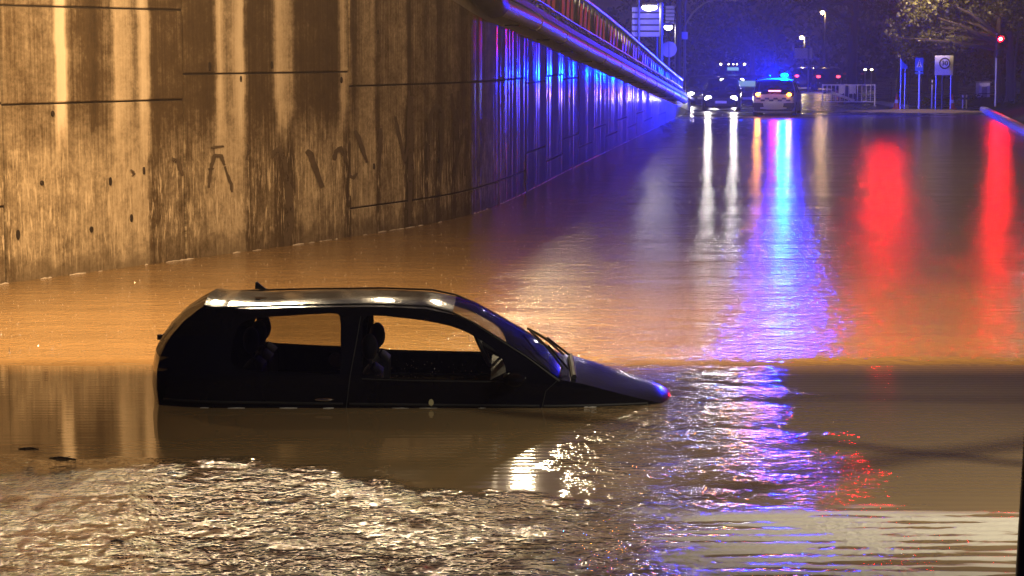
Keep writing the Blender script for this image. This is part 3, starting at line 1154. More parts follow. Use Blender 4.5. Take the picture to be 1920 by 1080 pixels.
# roof fin, wipers, rear wiper
fx, fz = hu(458), hz(560)
MB().prism([(fx - 0.035, fz - 0.01), (fx + 0.055, fz - 0.01), (fx + 0.02, fz + 0.015), (fx - 0.02, fz + 0.05), (fx - 0.032, fz + 0.045)], -0.015, 0.015).build('roof_aerial', M['black_trim'], hatch)
m = MB()
m.tube([(-0.05, 0.0, hz(668)), (-0.02, 0.02, hz(655)), (0.02, 0.25, hz(640))], 0.010, 6)
m.cbox((-0.055, 0.0, hz(658)), (0.05, 0.05, 0.04))
m.build('rear_wiper', M['black_trim'], hatch)
for ya, yb in ((-0.50, 0.02), (0.02, 0.50)):
    m = MB()
    pts = []
    for t in [k / 10 for k in range(11)]:
        y = ya + (yb - ya) * t
        x = hu(1056) - 0.03 - t * 0.26
        z0 = interp(sorted(seg_wind), x)
        c = 0.075 * (1 - (abs(y) / 0.62) ** 2.6)
        pts.append((x + c * 0.5, y, z0 + c * 0.87 + 0.018))
    m.tube(pts, 0.010, 6)
    m.tube([(pts[0][0] + 0.05, ya + 0.1, pts[0][2] - 0.02), (pts[5][0] + 0.01, pts[5][1], pts[5][2] + 0.015)], 0.009, 6)
    m.build('wiper', M['black_trim'], hatch)
m = MB()
m.tube([(hu(1075), y, hz(714) + 0.012 - 0.015 * (y / 0.6) ** 2) for y in [-0.62 + 0.1 * k for k in range(13)]], 0.022, 6)
m.build('cowl', M['black_trim'], hatch, True)


# seats, wheel, dashboard, far door trim
def seat(x, y, w, zt):
    m = MB()
    m.rbox((x - 0.05, y - w / 2, -0.35), (x + 0.10, y + w / 2, zt), 0.05)
    s = m.build('seat', M['seat'], hatch, True)
    m = MB().ball((x + 0.0, y, zt + 0.14), (0.065, w * 0.26, 0.105), 14, 10)
    m.tube([(x + 0.01, y - 0.05, zt - 0.03), (x, y - 0.05, zt + 0.08)], 0.008, 6)
    m.tube([(x + 0.01, y + 0.05, zt - 0.03), (x, y + 0.05, zt + 0.08)], 0.008, 6)
    m.build('headrest', M['seat'], s, True)


seat(hu(680), -0.36, 0.46, 0.27)
seat(hu(684), 0.36, 0.46, 0.27)
seat(hu(452), -0.40, 0.42, 0.33)
seat(hu(455), 0.02, 0.42, 0.33)
seat(hu(452), 0.42, 0.40, 0.33)
m = MB()
cx, cz = hu(893), 0.34
ring = []
for k in range(21):
    a = 2 * PI * k / 20
    v = Vector((0, 0.19 * math.cos(a), 0.19 * math.sin(a)))
    v.rotate(Matrix.Rotation(math.radians(-24), 3, 'Y').to_euler())
    ring.append((cx + v.x, 0.36 + v.y, cz + v.z))
m.tube(ring, 0.017, 8, cap=False)
m.tube([ring[0], ring[10]], 0.015, 6)
m.tube([(cx, 0.36, cz), (cx + 0.3, 0.36, cz - 0.16)], 0.03, 8)
m.build('steering_wheel', M['black_trim'], hatch, True)
MB().prism([(hu(915), 0.0), (hu(915), 0.20), (hu(950), 0.27), (hu(1030), 0.22), (hu(1060), 0.0)], -0.68, 0.68).build('dashboard', M['interior'], hatch)
MB().box((0.2, -0.70, -0.30), (3.1, 0.70, -0.02)).build('cabin_floor', M['interior'], hatch)
# pale seat-belt reel cover seen through the quarter window
x, z = hu(620), hz(681)
m = MB().ball((x, -0.62, z), (0.055, 0.03, 0.055), 12, 8)
m.build('belt_cover', simple('pale plastic', (0.42, 0.40, 0.36), 0.5), hatch, True)
# raindrops on the door glass
m = MB()
for _ in range(70):
    x, z = hu(rnd.uniform(682, 925)), hz(rnd.uniform(676, 710))
    r = rnd.uniform(0.002, 0.0055)
    m.ball((x, -(hatch_hw(x, z) - 0.012) - r * 0.4, z), r, 6, 4)
o = m.build('raindrops', M['chrome'], hatch, True)
o['kind'] = 'stuff'
leaf = MB()
leaf.poly([(hu(803) + 0.020 * math.cos(t) , -(hatch_hw(2.1, 0.05) + 0.012), hz(757) + 0.028 * math.sin(t)) for t in [2 * PI * k / 9 for k in range(9)]])
lf = leaf.build('fallen_leaf', simple('pale leaf', (0.40, 0.36, 0.20), 0.6))
lf.location = (CX, CY, 0)
tag(lf, 'pale leaf stuck low on the black car door', 'leaf')


# ------------------------------------------------------------------ road cars, built once per shape
def road_car(name, label, loc, rz, L, Wd, H, paint, group=None, kind='hatch', glass_m=None, roof_lights=False):
    t = thing(name, label, 'car', loc, rz, group)
    hwid = Wd / 2
    g0 = 0.20
    bel = 0.56 * H + 0.06

    def hw(x, z):
        w = hwid
        u = x / L
        if u < 0.12:
            w -= 0.10 * ((0.12 - u) / 0.12) ** 2
        if u > 0.8:
            w -= 0.16 * ((u - 0.8) / 0.2) ** 2
        if z > bel:
            w -= 0.20 * ((z - bel) / (H - bel)) ** 1.2
        else:
            w -= 0.06 * ((bel - z) / bel) ** 2
        return w
    tail = [(0.03 * L, g0), (0.0, 0.36), (0.0, 0.62), (0.012 * L, 0.80), (0.02 * L, bel)]
    if kind == 'van':
        rg = [tail[-1], (0.03 * L, H - 0.18), (0.05 * L, H - 0.04)]
        roof = [rg[-1], (0.2 * L, H), (0.55 * L, H), (0.70 * L, H - 0.06)]
        wind = [roof[-1], (0.78 * L, H - 0.42), (0.84 * L, bel)]
        hood = [wind[-1], (0.93 * L, bel - 0.12), (0.985 * L, bel - 0.28)]
        wins = [[(0.10 * L, bel + 0.04), (0.10 * L, H - 0.16), (0.40 * L, H - 0.14), (0.40 * L, bel + 0.04)], [(0.43 * L, bel + 0.04), (0.43 * L, H - 0.14), (0.67 * L, H - 0.17), (0.78 * L, bel + 0.04)]]
    else:
        rg = [tail[-1], (0.055 * L, bel + 0.25), (0.10 * L, H - 0.05)]
        roof = [rg[-1], (0.2 * L, H - 0.005), (0.40 * L, H), (0.52 * L, H - 0.03)]
        wind = [roof[-1], (0.60 * L, H - 0.20), (0.71 * L, bel + 0.02)]
        hood = [wind[-1], (0.80 * L, bel - 0.06), (0.92 * L, bel - 0.16), (0.975 * L, bel - 0.27)]
        wins = [[(0.13 * L, bel + 0.05), (0.17 * L, H - 0.14), (0.34 * L, H - 0.11), (0.34 * L, bel + 0.03)], [(0.365 * L, bel + 0.03), (0.365 * L, H - 0.11), (0.50 * L, H - 0.13), (0.655 * L, bel + 0.05)]]
    nose = [hood[-1], (L, 0.50), (L, 0.34), (0.97 * L, g0)]
    rw, fw = 0.17 * L, 0.80 * L
    R = 0.34
    bottom = [nose[-1], (fw + R, g0)] + [(fw + R * math.cos(a), 0.30 + R * math.sin(a)) for a in [PI * k / 8 for k in range(1, 8)]] + [(fw - R, g0), (rw + R, g0)] + \
             [(rw + R * math.cos(a), 0.30 + R * math.sin(a)) for a in [PI * k / 8 for k in range(1, 8)]] + [(rw - R, g0), tail[0]]
    gm = glass_m or M['glass_dark']
    b = car_body(t, [('body', paint, tail), ('rear_window', gm, smooth_line(rg, 1)), ('roof', paint, smooth_line(roof, 1)), ('windscreen', gm, wind), ('bonnet', paint, smooth_line(hood, 1)), ('body', paint, nose)],
                 bottom, hw, wins, {'body': paint, 'windows': [gm, gm]}, [(0, 0.06), (0.2, 0.07), (0.3, 0.06), (0.55, 0.05), (0.75, 0.07), (0.9, 0.10), (1, 0.12)],
                 ['side_window', 'side_window'], [0.3, 0.45, 0.6, bel, bel + 0.15, bel + 0.3, bel + 0.45], yn=9)
    for wx in (rw, fw):
        for sd in (-1, 1):
            y = sd * (hwid - 0.11)
            m = MB().tube([(wx, y - 0.10, 0.31), (wx, y + 0.10, 0.31)], 0.31, 18)
            wh = m.build('wheel', M['rubber'], t, True)
            y2 = sd * (hwid - 0.005)
            MB().tube([(wx, y2 - 0.02, 0.31), (wx, y2 + 0.004, 0.31)], 0.20, 12).build('rim', M['rim'], wh, True)
    for sd in (-1, 1):
        m = MB().ball((0.66 * L, sd * (hwid + 0.08), bel + 0.08), (0.07, 0.10, 0.07), 8, 6)
        m.build('wing_mirror', paint, t, True)
    MB().rbox((-0.035, -hwid + 0.10, 0.26), (0.10, hwid - 0.10, 0.44), 0.03).build('rear_bumper', M['black_trim'], t)
    MB().rbox((L - 0.10, -hwid + 0.22, 0.24), (L + 0.125, hwid - 0.22, 0.36), 0.03).build('front_bumper', M['black_trim'], t)
    MB().box((0.3 * L, -0.6, bel - 0.02), (0.66 * L, 0.6, bel + 0.02)).build('cabin_floor', M['interior'], t)
    for x in (0.24 * L, 0.46 * L):
        m = MB()
        for y in (-0.36, 0.36):
            m.rbox((x, y - 0.22, bel - 0.05), (x + 0.10, y + 0.22, bel + 0.20), 0.04)
            m.ball((x + 0.04, y, bel + 0.28), (0.05, 0.12, 0.09), 8, 6)
        m.build('seats', M['seat'], t)
    return t, hw, bel


def head_lamps(t, L, hwid, bel, z=None, power=60, sides=(-1, 1), off=0.02, mat='lens_head', r=0.16):
    z = z or bel - 0.30
    for sd in sides:
        x, y = L * 0.975 + 0.03, sd * (hwid - 0.30)
        m = MB().ball((x, y, z), (0.06, 0.13, 0.085), 12, 8)
        h = m.build('headlight', M['chrome'], t, True)
        MB().ball((x + 0.035, y, z), (0.035, r, r * 0.8), 10, 8).build('glare_lens', M[mat], h, True)  # glowing lens made oversized to imitate headlight glare
        if power:
            light('headlight_beam', 'SPOT', (x + 0.15, y, z), power, (1, 0.93, 0.82), 0.07, t, aim=(1, 0, -0.02), spot=2.4, blend=0.9)


def plate(t, x, z, face, wd=0.52):
    o = MB().box((x - 0.008, -wd / 2, z - 0.055), (x + 0.008, wd / 2, z + 0.055)).build('number_plate', M['plate'], t)
    return o


# police car, seen from behind
pc = P(1450, 214, 93.0)
RZP = PI / 2 - 0.20
px_ = pc.x - 0.0
pt, phw, pbel = road_car('police_car', 'white and blue police car with lit blue roof beacon at the water edge', (px_, 93.0, -0.03), RZP, 4.3, 1.84, 1.56, M['police_white'])
for sd in (-1, 1):
    m = MB().ball((0.03, sd * 0.70, 0.95), (0.06, 0.17, 0.10), 10, 8)
    tl = m.build('tail_light', M['sign_red'], pt, True)
    MB().ball((-0.02, sd * 0.66, 0.95), (0.035, 0.10, 0.07), 10, 8).build('indicator', M['lens_amber'], tl, True)
    light('indicator_glow', 'SPOT', (-0.12, sd * 0.66, 0.95), 60 if sd > 0 else 26, AMBER, 0.07, pt, aim=(-1, 0, 0), spot=2.2, blend=0.6)
m = MB().rbox((-0.03, -0.30, 1.075), (0.03, 0.22, 1.125), 0.01)
m.build('brake_light', M['lens_brake'], pt)
light('brake_glow', 'AREA', (-0.10, -0.04, 1.10), 9, (1, 0.04, 0.10), 0.4, pt, aim=(-1, 0, 0))
plate(pt, -0.03, 0.50, -1)
MB().rbox((-0.05, -0.88, 0.40), (0.02, 0.88, 0.60), 0.02).build('lower_panel', M['black_trim'], pt)
# chequer bands on tail and sides
m = MB()
for r in range(2):
    for c in range(8):
        if (r + c) % 2 == 0:
            y = -0.72 + c * 0.18
            m.cbox((-0.072, y + 0.09, 0.70 + r * 0.075), (0.006, 0.18, 0.075))
m.build('chequer_band', M['police_blue'], pt)
m = MB()
for sd in (-1, 1):
    for r in range(2):
        for c in range(14):
            if (r + c) % 2 == 0:
                x = 0.9 + c * 0.2
                z = 0.70 + r * 0.12
                vs = [(a, sd * (phw(a, b) + 0.006), b) for a, b in ((x, z), (x + 0.2, z), (x + 0.2, z + 0.12), (x, z + 0.12))]
                m.add(vs, [(0, 1, 2, 3)])
m.build('side_livery', M['police_blue'], pt, fix=False)
m = MB().rbox((1.35, -0.62, 1.60), (1.62, 0.62, 1.66), 0.02)
bar = m.build('light_bar', M['black_trim'], pt)
MB().ball((1.48, 0.34, 1.72), (0.12, 0.12, 0.08), 10, 8).build('unlit_beacon', M['police_blue'], bar, True)
MB().ball((1.48, -0.34, 1.74), (0.13, 0.17, 0.10), 12, 8).build('beacon', M['lens_blue'], bar, True)
light('beacon_light', 'SPOT', (1.28, -0.34, 1.80), 8500, BLUE, 0.14, pt, aim=(-1, 1.1, -0.02), spot=2.9, blend=0.4)
light('beacon_wall_fill', 'SPOT', (1.35, -0.10, 1.80), 17000, BLUE, 0.14, pt, aim=(-1.25, 1, 0.03), spot=1.5, blend=0.35)  # added blue fill for wall and railing, aimed clear of the water streak
light('beacon_glow', 'POINT', (1.10, -0.34, 1.84), 7500, BLUE, 0.12, pt)

# oncoming cars behind the railing end
ORZ = -PI / 2 - 0.12


def oncoming(name, label, px, Y, L, Wd, H, paint, kind='hatch', power=140, gm=None, sides=(-1, 1), rz=ORZ, gz=0.02):
    p = P(px, 180, Y)
    t, hw, bel = road_car(name, label, (p.x + L * math.sin(0.12) * 0, Y + L, gz), rz, L, Wd, H, paint, None, kind, gm)
    t.location = (p.x - math.cos(rz) * L, Y - math.sin(rz) * L, gz)
    head_lamps(t, L, Wd / 2, bel, None, power, sides)
    plate(t, L + 0.13, 0.42, 1)
    MB().rbox((L - 0.02, -0.42, 0.52), (L + 0.06, 0.42, 0.62), 0.02).build('grille', M['black_trim'], t)
    return t, bel


oc1, _ = oncoming('oncoming_car', 'dark hatchback facing us with bright headlights, nearest to the wall end', 1352, 100, 4.1, 1.75, 1.45, M['dark_paint'], power=70)
oc2, _ = oncoming('oncoming_car', 'car half hidden by the railing end, one headlight shining beside the pipe', 1318, 109, 4.2, 1.75, 1.46, M['grey_paint'], power=60)
oc3, b3 = oncoming('oncoming_car', 'dark car with pale lit windscreen waiting just behind the police car', 1402, 108, 4.2, 1.76, 1.50, M['grey_paint'], power=40, gm=M['glass_dark'])
MB().rbox((2.3, -0.55, b3 + 0.08), (2.36, 0.35, b3 + 0.36), 0.03).build('reflection_panel', M['screen_reflection'], oc3)  # glowing panel imitates lights reflected in the windscreen
mb, bb = oncoming('minibus', 'dark minibus with roof marker lamps and lit front board behind the cars', 1372, 150, 5.2, 1.95, 1.78, M['dark_paint'], 'van', power=0, gz=0.05)
mb['category'] = 'minibus'
MB().rbox((3.55, -0.36, 1.40), (3.60, 0.42, 1.62), 0.02).build('lit_board', M['board_lit'], mb)
m = MB()
for y in (-0.82, 0.82, -0.28, 0.05, 0.3):
    m2 = MB().ball((3.2, y, 1.83), (0.05, 0.05 if abs(y) < 0.5 else 0.085, 0.04 if abs(y) < 0.5 else 0.07), 8, 6)
    m2.build('marker_lamp', M['lens_dim'], mb, True)

# cars driving away
for px, py, Y, lab in ((1512, 160, 152, 'dark car driving away with two red tail lights beside the blue beacon'), (1553, 163, 148, 'dark car driving away with red tail lights beyond the crowd barrier'),
                       (1600, 162, 168, 'dim dark car with no lights beyond the crowd barrier')):
    p = P(px, py, Y)
    t, hw, bel = road_car('departing_car', lab, (p.x, Y, 0.12), PI / 2 - 0.05, 4.2, 1.76, 1.48, M['dark_paint'])
    for sd in (-1, 1):
        m = MB().ball((0.0, sd * 0.66, 0.95), (0.05, 0.15, 0.09), 10, 8)
        m.build('tail_light', M['lens_tail'] if px < 1590 else M['sign_red'], t, True)
    plate(t, -0.03, 0.66, -1)
    MB().box((-0.035, -0.62, 0.50), (-0.02, 0.62, 0.56)).build('bumper_trim', M['rim'], t)


# ================================================================== street furniture
def post(t, a, b, r, mat, name='post', n=8):
    return MB().tube([a, b], r, n).build(name, mat, t, True)


def at(px, py, Y):
    """foot point of something standing at distance Y on the ground under that column of the photo"""
    p = P(px, py, Y)
    return p.x, Y, ground_z(p.x, Y)


def height(py, Y, px=960):
    return P(px, py, Y).z


# two white street lamps over the railing
def street_lamp(px, py, Y, label, rw, energy, pole_px, group='white street lamps over the railing', lens='lens_white', col=WHITE, zg=None, emit=True):
    p = P(px, py, Y)
    q = P(pole_px, py, Y)
    zg = ground_z(q.x, Y) if zg is None else zg
    t = thing('street_lamp', label, 'street lamp', (q.x, Y, zg), 0, group)
    h = p.z - zg
    post(t, (0, 0, 0), (0, 0, h + 0.25), 0.075, M['pole'], 'pole')
    dx = p.x - q.x
    MB().tube([(0, 0, h + 0.2), (dx * 0.4, 0, h + 0.36), (dx, 0, h + 0.22)], 0.04, 8).build('arm', M['pole'], t, True)
    hd = MB().rbox((dx - rw, -0.20, h + 0.08), (dx + rw, 0.20, h + 0.24), 0.05).build('lamp_head', M['pole'], t)
    MB().ball((dx, 0, h + 0.04), (rw * 0.92, 0.18, 0.16), 14, 8).build('lens', M[lens], hd, True)
    if energy:
        light('lamp_light', 'POINT', (dx, -0.05, h - 0.22), energy, col, 0.14, t)
    return t


street_lamp(1218, 15, 93, 'bright white street lamp, the larger one in front of the ribbed sign back', 0.36, 75, 1240)
street_lamp(1253, 52, 112, 'smaller white street lamp between the ribbed signs and the dark mast', 0.24, 50, 1268)


# ribbed sign backs
def ribbed_sign(x0, x1, y0, y1, Y, label, posts):
    a, b = P(x0, y0, Y), P(x1, y1, Y)
    zg = ground_z(a.x, Y)
    t = thing('road_sign', label, 'road sign', ((a.x + b.x) / 2, Y, zg), 0, 'ribbed sign backs left of the road')
    w, z0, z1 = (b.x - a.x) / 2, b.z - zg, a.z - zg
    MB().box((-w, -0.01, z0), (w, 0.01, z1)).build('sign_board', M['dark_steel'], t)
    k = 5 if z1 - z0 > 1.0 else 3
    for i in range(k):
        zz = z0 + (z1 - z0) * (i + 0.5) / k
        MB().box((-w, -0.07, zz - (z1 - z0) / k * 0.36), (w, -0.012, zz + (z1 - z0) / k * 0.36)).build('rib', M['louver'], t)
    for px in posts:
        x = P(px, y0, Y).x - (a.x + b.x) / 2
        post(t, (x, 0.06, 0), (x, 0.06, z1 + 0.4), 0.06, M['dark_steel'])
    return t


ribbed_sign(1185, 1237, 12, 70, 98, 'wide ribbed sign back behind the larger white street lamp', (1198, 1232))
ribbed_sign(1248, 1264, 10, 46, 116, 'narrow ribbed sign back above the smaller white street lamp', (1256,))


def mast(px, y0, y1, Y, r, label, mat, name='mast', group=None):
    x, y, z = at(px, y1, Y)
    t = thing(name, label, 'mast', (x, y, z), 0, group)
    h = height(y0, Y) - z
    post(t, (0, 0, 0), (0, 0, h), r, mat, 'shaft')
    MB().tube([(0, 0, 0), (0, 0, 0.12)], r * 1.9, 8).build('foot_plate', M['dark_steel'], t)
    return t, h


mast(1197, -30, 130, 97, 0.05, 'thin pale pole left of the larger white street lamp', M['pole'])
mast(1272, -30, 150, 104, 0.14, 'thick dark mast beside the smaller white street lamp', M['dark_steel'])
t, h = mast(1284, -30, 150, 106, 0.045, 'thin pole with a small white box right of the thick dark mast', M['pole'])
b = height(66, 106) - t.location.z
MB().rbox((-0.25, -0.12, b - 0.2), (0.12, 0.12, b + 0.16), 0.03).build('cabinet', M['sign_white'], t)
t, h = mast(1254, 78, 150, 101, 0.035, 'short post with a round sign seen from behind', M['pole'], 'round_sign')
t['category'] = 'road sign'
MB().tube([(0, -0.02, h - 0.35), (0, 0.0, h - 0.35)], 0.36, 20).build('sign_disc', M['louver'], t)
# curved lamp arm high over the road
x, y, z = at(1283, 150, 128)
t = thing('curved_lamp', 'tall lamp column with a long curved arm reaching over the road', 'street lamp', (x, y, z))
pts = [(0, 0, 0), (0, 0, height(50, 128) - z)] + [(P(a, b, 128).x - x, 0, height(b, 128) - z) for a, b in ((1286, 44), (1296, 28), (1308, 15), (1322, 5), (1340, -1), (1362, -2))]
MB().tube(pts, [0.09, 0.07, 0.065, 0.06, 0.055, 0.05, 0.045, 0.045], 8).build('column', M['louver'], t, True)
e = pts[-1]
MB().rbox((e[0] - 0.1, -0.15, e[2] - 0.1), (e[0] + 0.7, 0.15, e[2] + 0.02), 0.03).build('lamp_head', M['pole'], t)


# far lamps
def far_lamp(px, py, Y, label, r, lens, e, col):
    p = P(px, py, Y)
    zg = ground_z(p.x, Y)
    t = thing('far_lamp', label, 'street lamp', (p.x, Y, zg), 0, 'small warm lamps far down the road')
    h = p.z - zg
    post(t, (0.25, 0.1, 0), (0.25, 0.1, h + 0.25), 0.07, M['dark_steel'], 'pole')
    hd = MB().rbox((-0.3, -0.16, h + 0.06), (0.3, 0.16, h + 0.2), 0.04).build('lamp_head', M['dark_steel'], t)
    MB().ball((0, -0.05, h), r, 10, 8).build('lens', M[lens], hd, True)
    light('lamp_light', 'POINT', (0, -0.1, h - 0.25), e, col, 0.12, t)


far_lamp(1503, 70, 165, 'small warm lamp above the blank billboard', 0.16, 'lens_warm', 260, (1, .75, .4))
far_lamp(1542, 23, 175, 'small orange lamp high among the dark leaves', 0.17, 'lens_warm', 260, (1, .6, .25))

# billboard
a, b = P(1490, 90, 140), P(1523, 110, 140)
zg = ground_z(a.x, 140)
t = thing('billboard', 'blank pale roadside board on a single pole', 'billboard', ((a.x + b.x) / 2, 140, zg))
w = (b.x - a.x) / 2
MB().rbox((-w, -0.06, b.z - zg), (w, 0.06, a.z - zg), 0.03).build('board', M['sign_white'], t)
post(t, (w * 0.55, -0.09, 0), (w * 0.55, -0.09, a.z - zg), 0.06, M['pole'])


# crowd barrier
def crowd_barrier(x0, x1, Y, label, ybase=200, bars=11, h=1.08):
    a, b = P(x0, ybase, Y), P(x1, ybase, Y)
    zg = ground_z((a.x + b.x) / 2, Y)
    t = thing('crowd_barrier', label, 'barrier', ((a.x + b.x) / 2, Y, zg), 0, 'crowd barriers across the road')
    w = (b.x - a.x) / 2
    for x in (-w, w):
        post(t, (x, 0, 0.0), (x, 0, h), 0.035, M['white_paint'], 'end_post')
        MB().box((x - 0.03, -0.3, 0.0), (x + 0.03, 0.3, 0.04)).build('foot', M['white_paint'], t)
    post(t, (-w, 0, h - 0.04), (w, 0, h - 0.04), 0.025, M['white_paint'], 'top_rail')
    post(t, (-w, 0, 0.22), (w, 0, 0.22), 0.025, M['white_paint'], 'bottom_rail')
    for i in range(1, bars + 1):
        x = -w + 2 * w * i / (bars + 1)
        post(t, (x, 0, 0.22), (x, 0, h - 0.05), 0.018, M['white_paint'], 'bar', 6)
    return t


crowd_barrier(1542, 1640, 108, 'white crowd barrier with upright bars standing across the flooded road')
# boom across the road to the left of the barrier
a, b = P(1496, 174, 109), P(1541, 173, 109)
zg = ground_z(b.x, 109)
t = thing('barrier_tape', 'pale pink tape stretched from the barrier to behind the police car', 'tape', (b.x, 109, zg))
MB().box((a.x - b.x - 1.0, -0.006, a.z - zg - 0.035), (0.0, 0.006, a.z - zg + 0.035)).build('tape_band', M['white_paint'], t)
# works trestle
x, y, z = at(1590, 197, 113)
t = thing('works_trestle', 'folding trestle with white boards on dark legs behind the crowd barrier', 'barrier', (x, y, z))
for dx in (-0.36, 0.20):
    MB().rbox((dx - 0.14, -0.04, 0.52), (dx + 0.20, 0.04, 0.98), 0.02).build('board', M['sign_white'], t)
    post(t, (dx - 0.05, 0, 0.55), (dx - 0.12, 0.12, 0), 0.05, M['dark_steel'], 'leg')
    post(t, (dx + 0.12, 0, 0.55), (dx + 0.16, -0.12, 0), 0.05, M['dark_steel'], 'leg')
post(t, (-0.9, -0.1, 0.62), (0.3, -0.1, 0.18), 0.07, M['sign_white'], 'tilted_bar')


# traffic cones
def cone(px, py, Y, label):
    x, y, z = at(px, py, Y)
    z = max(z, 0.02)
    t = thing('traffic_cone', label, 'cone', (x, y, z), 0, 'traffic cones at the edge of the road')
    MB().box((-0.2, -0.2, 0), (0.2, 0.2, 0.05)).build('base', M['cone'], t)
    m = MB().tube([(0, 0, 0.05), (0, 0, 0.28)], [0.15, 0.105], 12)
    m.tube([(0, 0, 0.44), (0, 0, 0.72)], [0.078, 0.03], 12)
    m.build('cone_body', M['cone'], t, True)
    MB().tube([(0, 0, 0.28), (0, 0, 0.44)], [0.106, 0.079], 12).build('white_band', M['sign_white'], t, True)


cone(1681, 203, 103, 'orange traffic cone at the end of the white kerb line')
cone(1785, 203, 104, 'orange traffic cone under the right post of the zone thirty sign')


# signs
def sign_post(px, top, Y, label, r=0.035, mat='galv', cat='sign post', name='sign_post', group=None):
    x, y, z = at(px, 200, Y)
    z = max(z, 0)
    t = thing(name, label, cat, (x, y, z), 0, group)
    h = height(top, Y) - z
    post(t, (0, 0, 0), (0, 0, h), r, M[mat], 'post')
    return t, h


# pedestrian crossing sign
t, h = sign_post(1723, 108, 101, 'blue pedestrian crossing sign with white triangle on a pale post', 0.055, 'galv', 'road sign', 'crossing_sign')
MB().rbox((-0.22, -0.055, h - 0.62), (0.16, -0.03, h + 0.0), 0.01).build('sign_plate', M['sign_blue'], t)
MB().add([(-0.17, -0.060, h - 0.44), (0.11, -0.060, h - 0.44), (-0.03, -0.060, h - 0.08)], [(0, 1, 2)]).build('white_triangle', M['sign_white'], t, fix=False)
m = MB()
m.tube([(-0.03, -0.064, h - 0.19), (-0.03, -0.062, h - 0.19)], 0.028, 8)
for s in (((-0.03, -0.063, h - 0.22), (-0.03, -0.063, h - 0.33)), ((-0.03, -0.063, h - 0.32), (-0.08, -0.063, h - 0.43)), ((-0.03, -0.063, h - 0.32), (0.03, -0.063, h - 0.43)), ((-0.06, -0.063, h - 0.30), (0.01, -0.063, h - 0.25))):
    m.tube(s, 0.014, 4)
m.build('walker_symbol', M['ink'], t)
MB().box((-0.22, -0.05, h - 0.74), (0.16, -0.03, h - 0.66)).build('lower_plate', M['sign_blue'], t)
# blue flag-like sign on two posts
t, h = sign_post(1688, 112, 102, 'small blue direction sign held on two thin pale poles', 0.03, 'galv', 'road sign', 'direction_sign')
x2 = P(1696, 120, 102).x - P(1688, 120, 102).x
post(t, (x2, 0, 0), (x2, 0, h - 0.3), 0.03, M['galv'], 'post')
MB().add([(0.0, -0.045, h - 0.02), (0.30, -0.045, h - 0.30), (0.30, -0.045, h - 0.42), (0.02, -0.045, h - 0.42), (0.0, -0.03, h - 0.02), (0.30, -0.03, h - 0.30), (0.30, -0.03, h - 0.42), (0.02, -0.03, h - 0.42)],
         [(0, 1, 2, 3), (7, 6, 5, 4), (0, 4, 5, 1), (1, 5, 6, 2), (2, 6, 7, 3), (3, 7, 4, 0)]).build('sign_plate', M['sign_blue'], t)
# zone 30 sign
Y = 103
a, b = P(1753, 104, Y), P(1787, 141, Y)
zg = max(0, ground_z(a.x, Y))
t = thing('speed_zone_sign', 'large white square sign reading 30 in a ring on two posts', 'road sign', ((a.x + b.x) / 2, Y, zg))
w, z0, z1 = (b.x - a.x) / 2, b.z - zg, a.z - zg
MB().rbox((-w, -0.03, z0), (w, 0.0, z1), 0.015).build('sign_plate', M['sign_white'], t)
for x in (-w * 0.8, w * 0.8):
    post(t, (x, 0.05, 0), (x, 0.05, z1), 0.035, M['galv'], 'post')
post(t, (-0.05, 0.05, 0), (-0.05, 0.05, z0), 0.06, M['dark_steel'], 'post')
zc = z0 + (z1 - z0) * 0.60
ring = [(0.03 + 0.235 * math.cos(2 * PI * k / 28), -0.036, zc + 0.235 * math.sin(2 * PI * k / 28)) for k in range(29)]
MB().tube(ring, 0.032, 5, cap=False).build('ring', M['ink'], t)


def text(s, size, loc, mat, parent, name, ext=0.004):
    cu = bpy.data.curves.new(name, 'FONT')
    cu.body = s
    cu.size = size
    cu.align_x = 'CENTER'
    cu.align_y = 'CENTER'
    cu.extrude = ext
    cu.offset = 0.006
    o = bpy.data.objects.new(name, cu)
    COL.objects.link(o)
    dg = bpy.context.evaluated_depsgraph_get()
    me = bpy.data.meshes.new_from_object(o.evaluated_get(dg))
    bpy.data.objects.remove(o)
    o = bpy.data.objects.new(name, me)
    me.materials.clear()
    me.materials.append(mat)
    COL.objects.link(o)
    o.parent = parent
    o.location = loc
    o.rotation_euler = (PI / 2, 0, 0)
    return o


text('30', 0.30, (0.03, -0.036, zc), M['ink'], t, 'numerals')
# short white bollards and posts on the verge
for px, y0, lab in ((1747, 150, 'short white post left of the zone thirty sign'), (1765, 152, 'short white post under the zone thirty sign'), (1805, 178, 'low white post right of the zone thirty sign'),
                    (1812, 178, 'low white post nearest the white hut')):
    t, h = sign_post(px, y0, 105, lab, 0.035, 'sign_white', 'post', 'verge_post', 'white posts on the verge')
    MB().tube([(0, 0, h - 0.22), (0, 0, h - 0.12)], 0.038, 8).build('dark_band', M['ink'], t)
for px, y0, Y, lab in ((1670, 155, 110, 'thin dark pole left of the orange cone'), (1700, 165, 112, 'dark thin pole right of the small blue sign'), (1705, 138, 116, 'taller dark thin pole behind the small blue sign')):
    t, h = sign_post(px, y0, Y, lab, 0.035, 'dark_steel', 'pole', 'thin_pole', 'thin dark poles beside the road')
    MB().ball((0, 0, h), 0.05, 8, 6).build('cap', M['dark_steel'], t)
for px, Y, lab in ((1622, 150, 'low road lamp left of the twin road lamp, unlit'), (1634, 152, 'low road lamp with a bent head beyond the barrier')):
    x, y, z = at(px, 150, Y)
    t = thing('park_lamp', lab, 'street lamp', (x, y, z), 0, 'small lamps beyond the crowd barrier')
    h = height(132, Y) - z
    post(t, (0, 0, 0), (0, 0, h), 0.05, M['pole'], 'pole')
    MB().ball((0, 0, h + 0.05), (0.10, 0.10, 0.07), 8, 6).build('lens', M['lens_dim'], t, True)
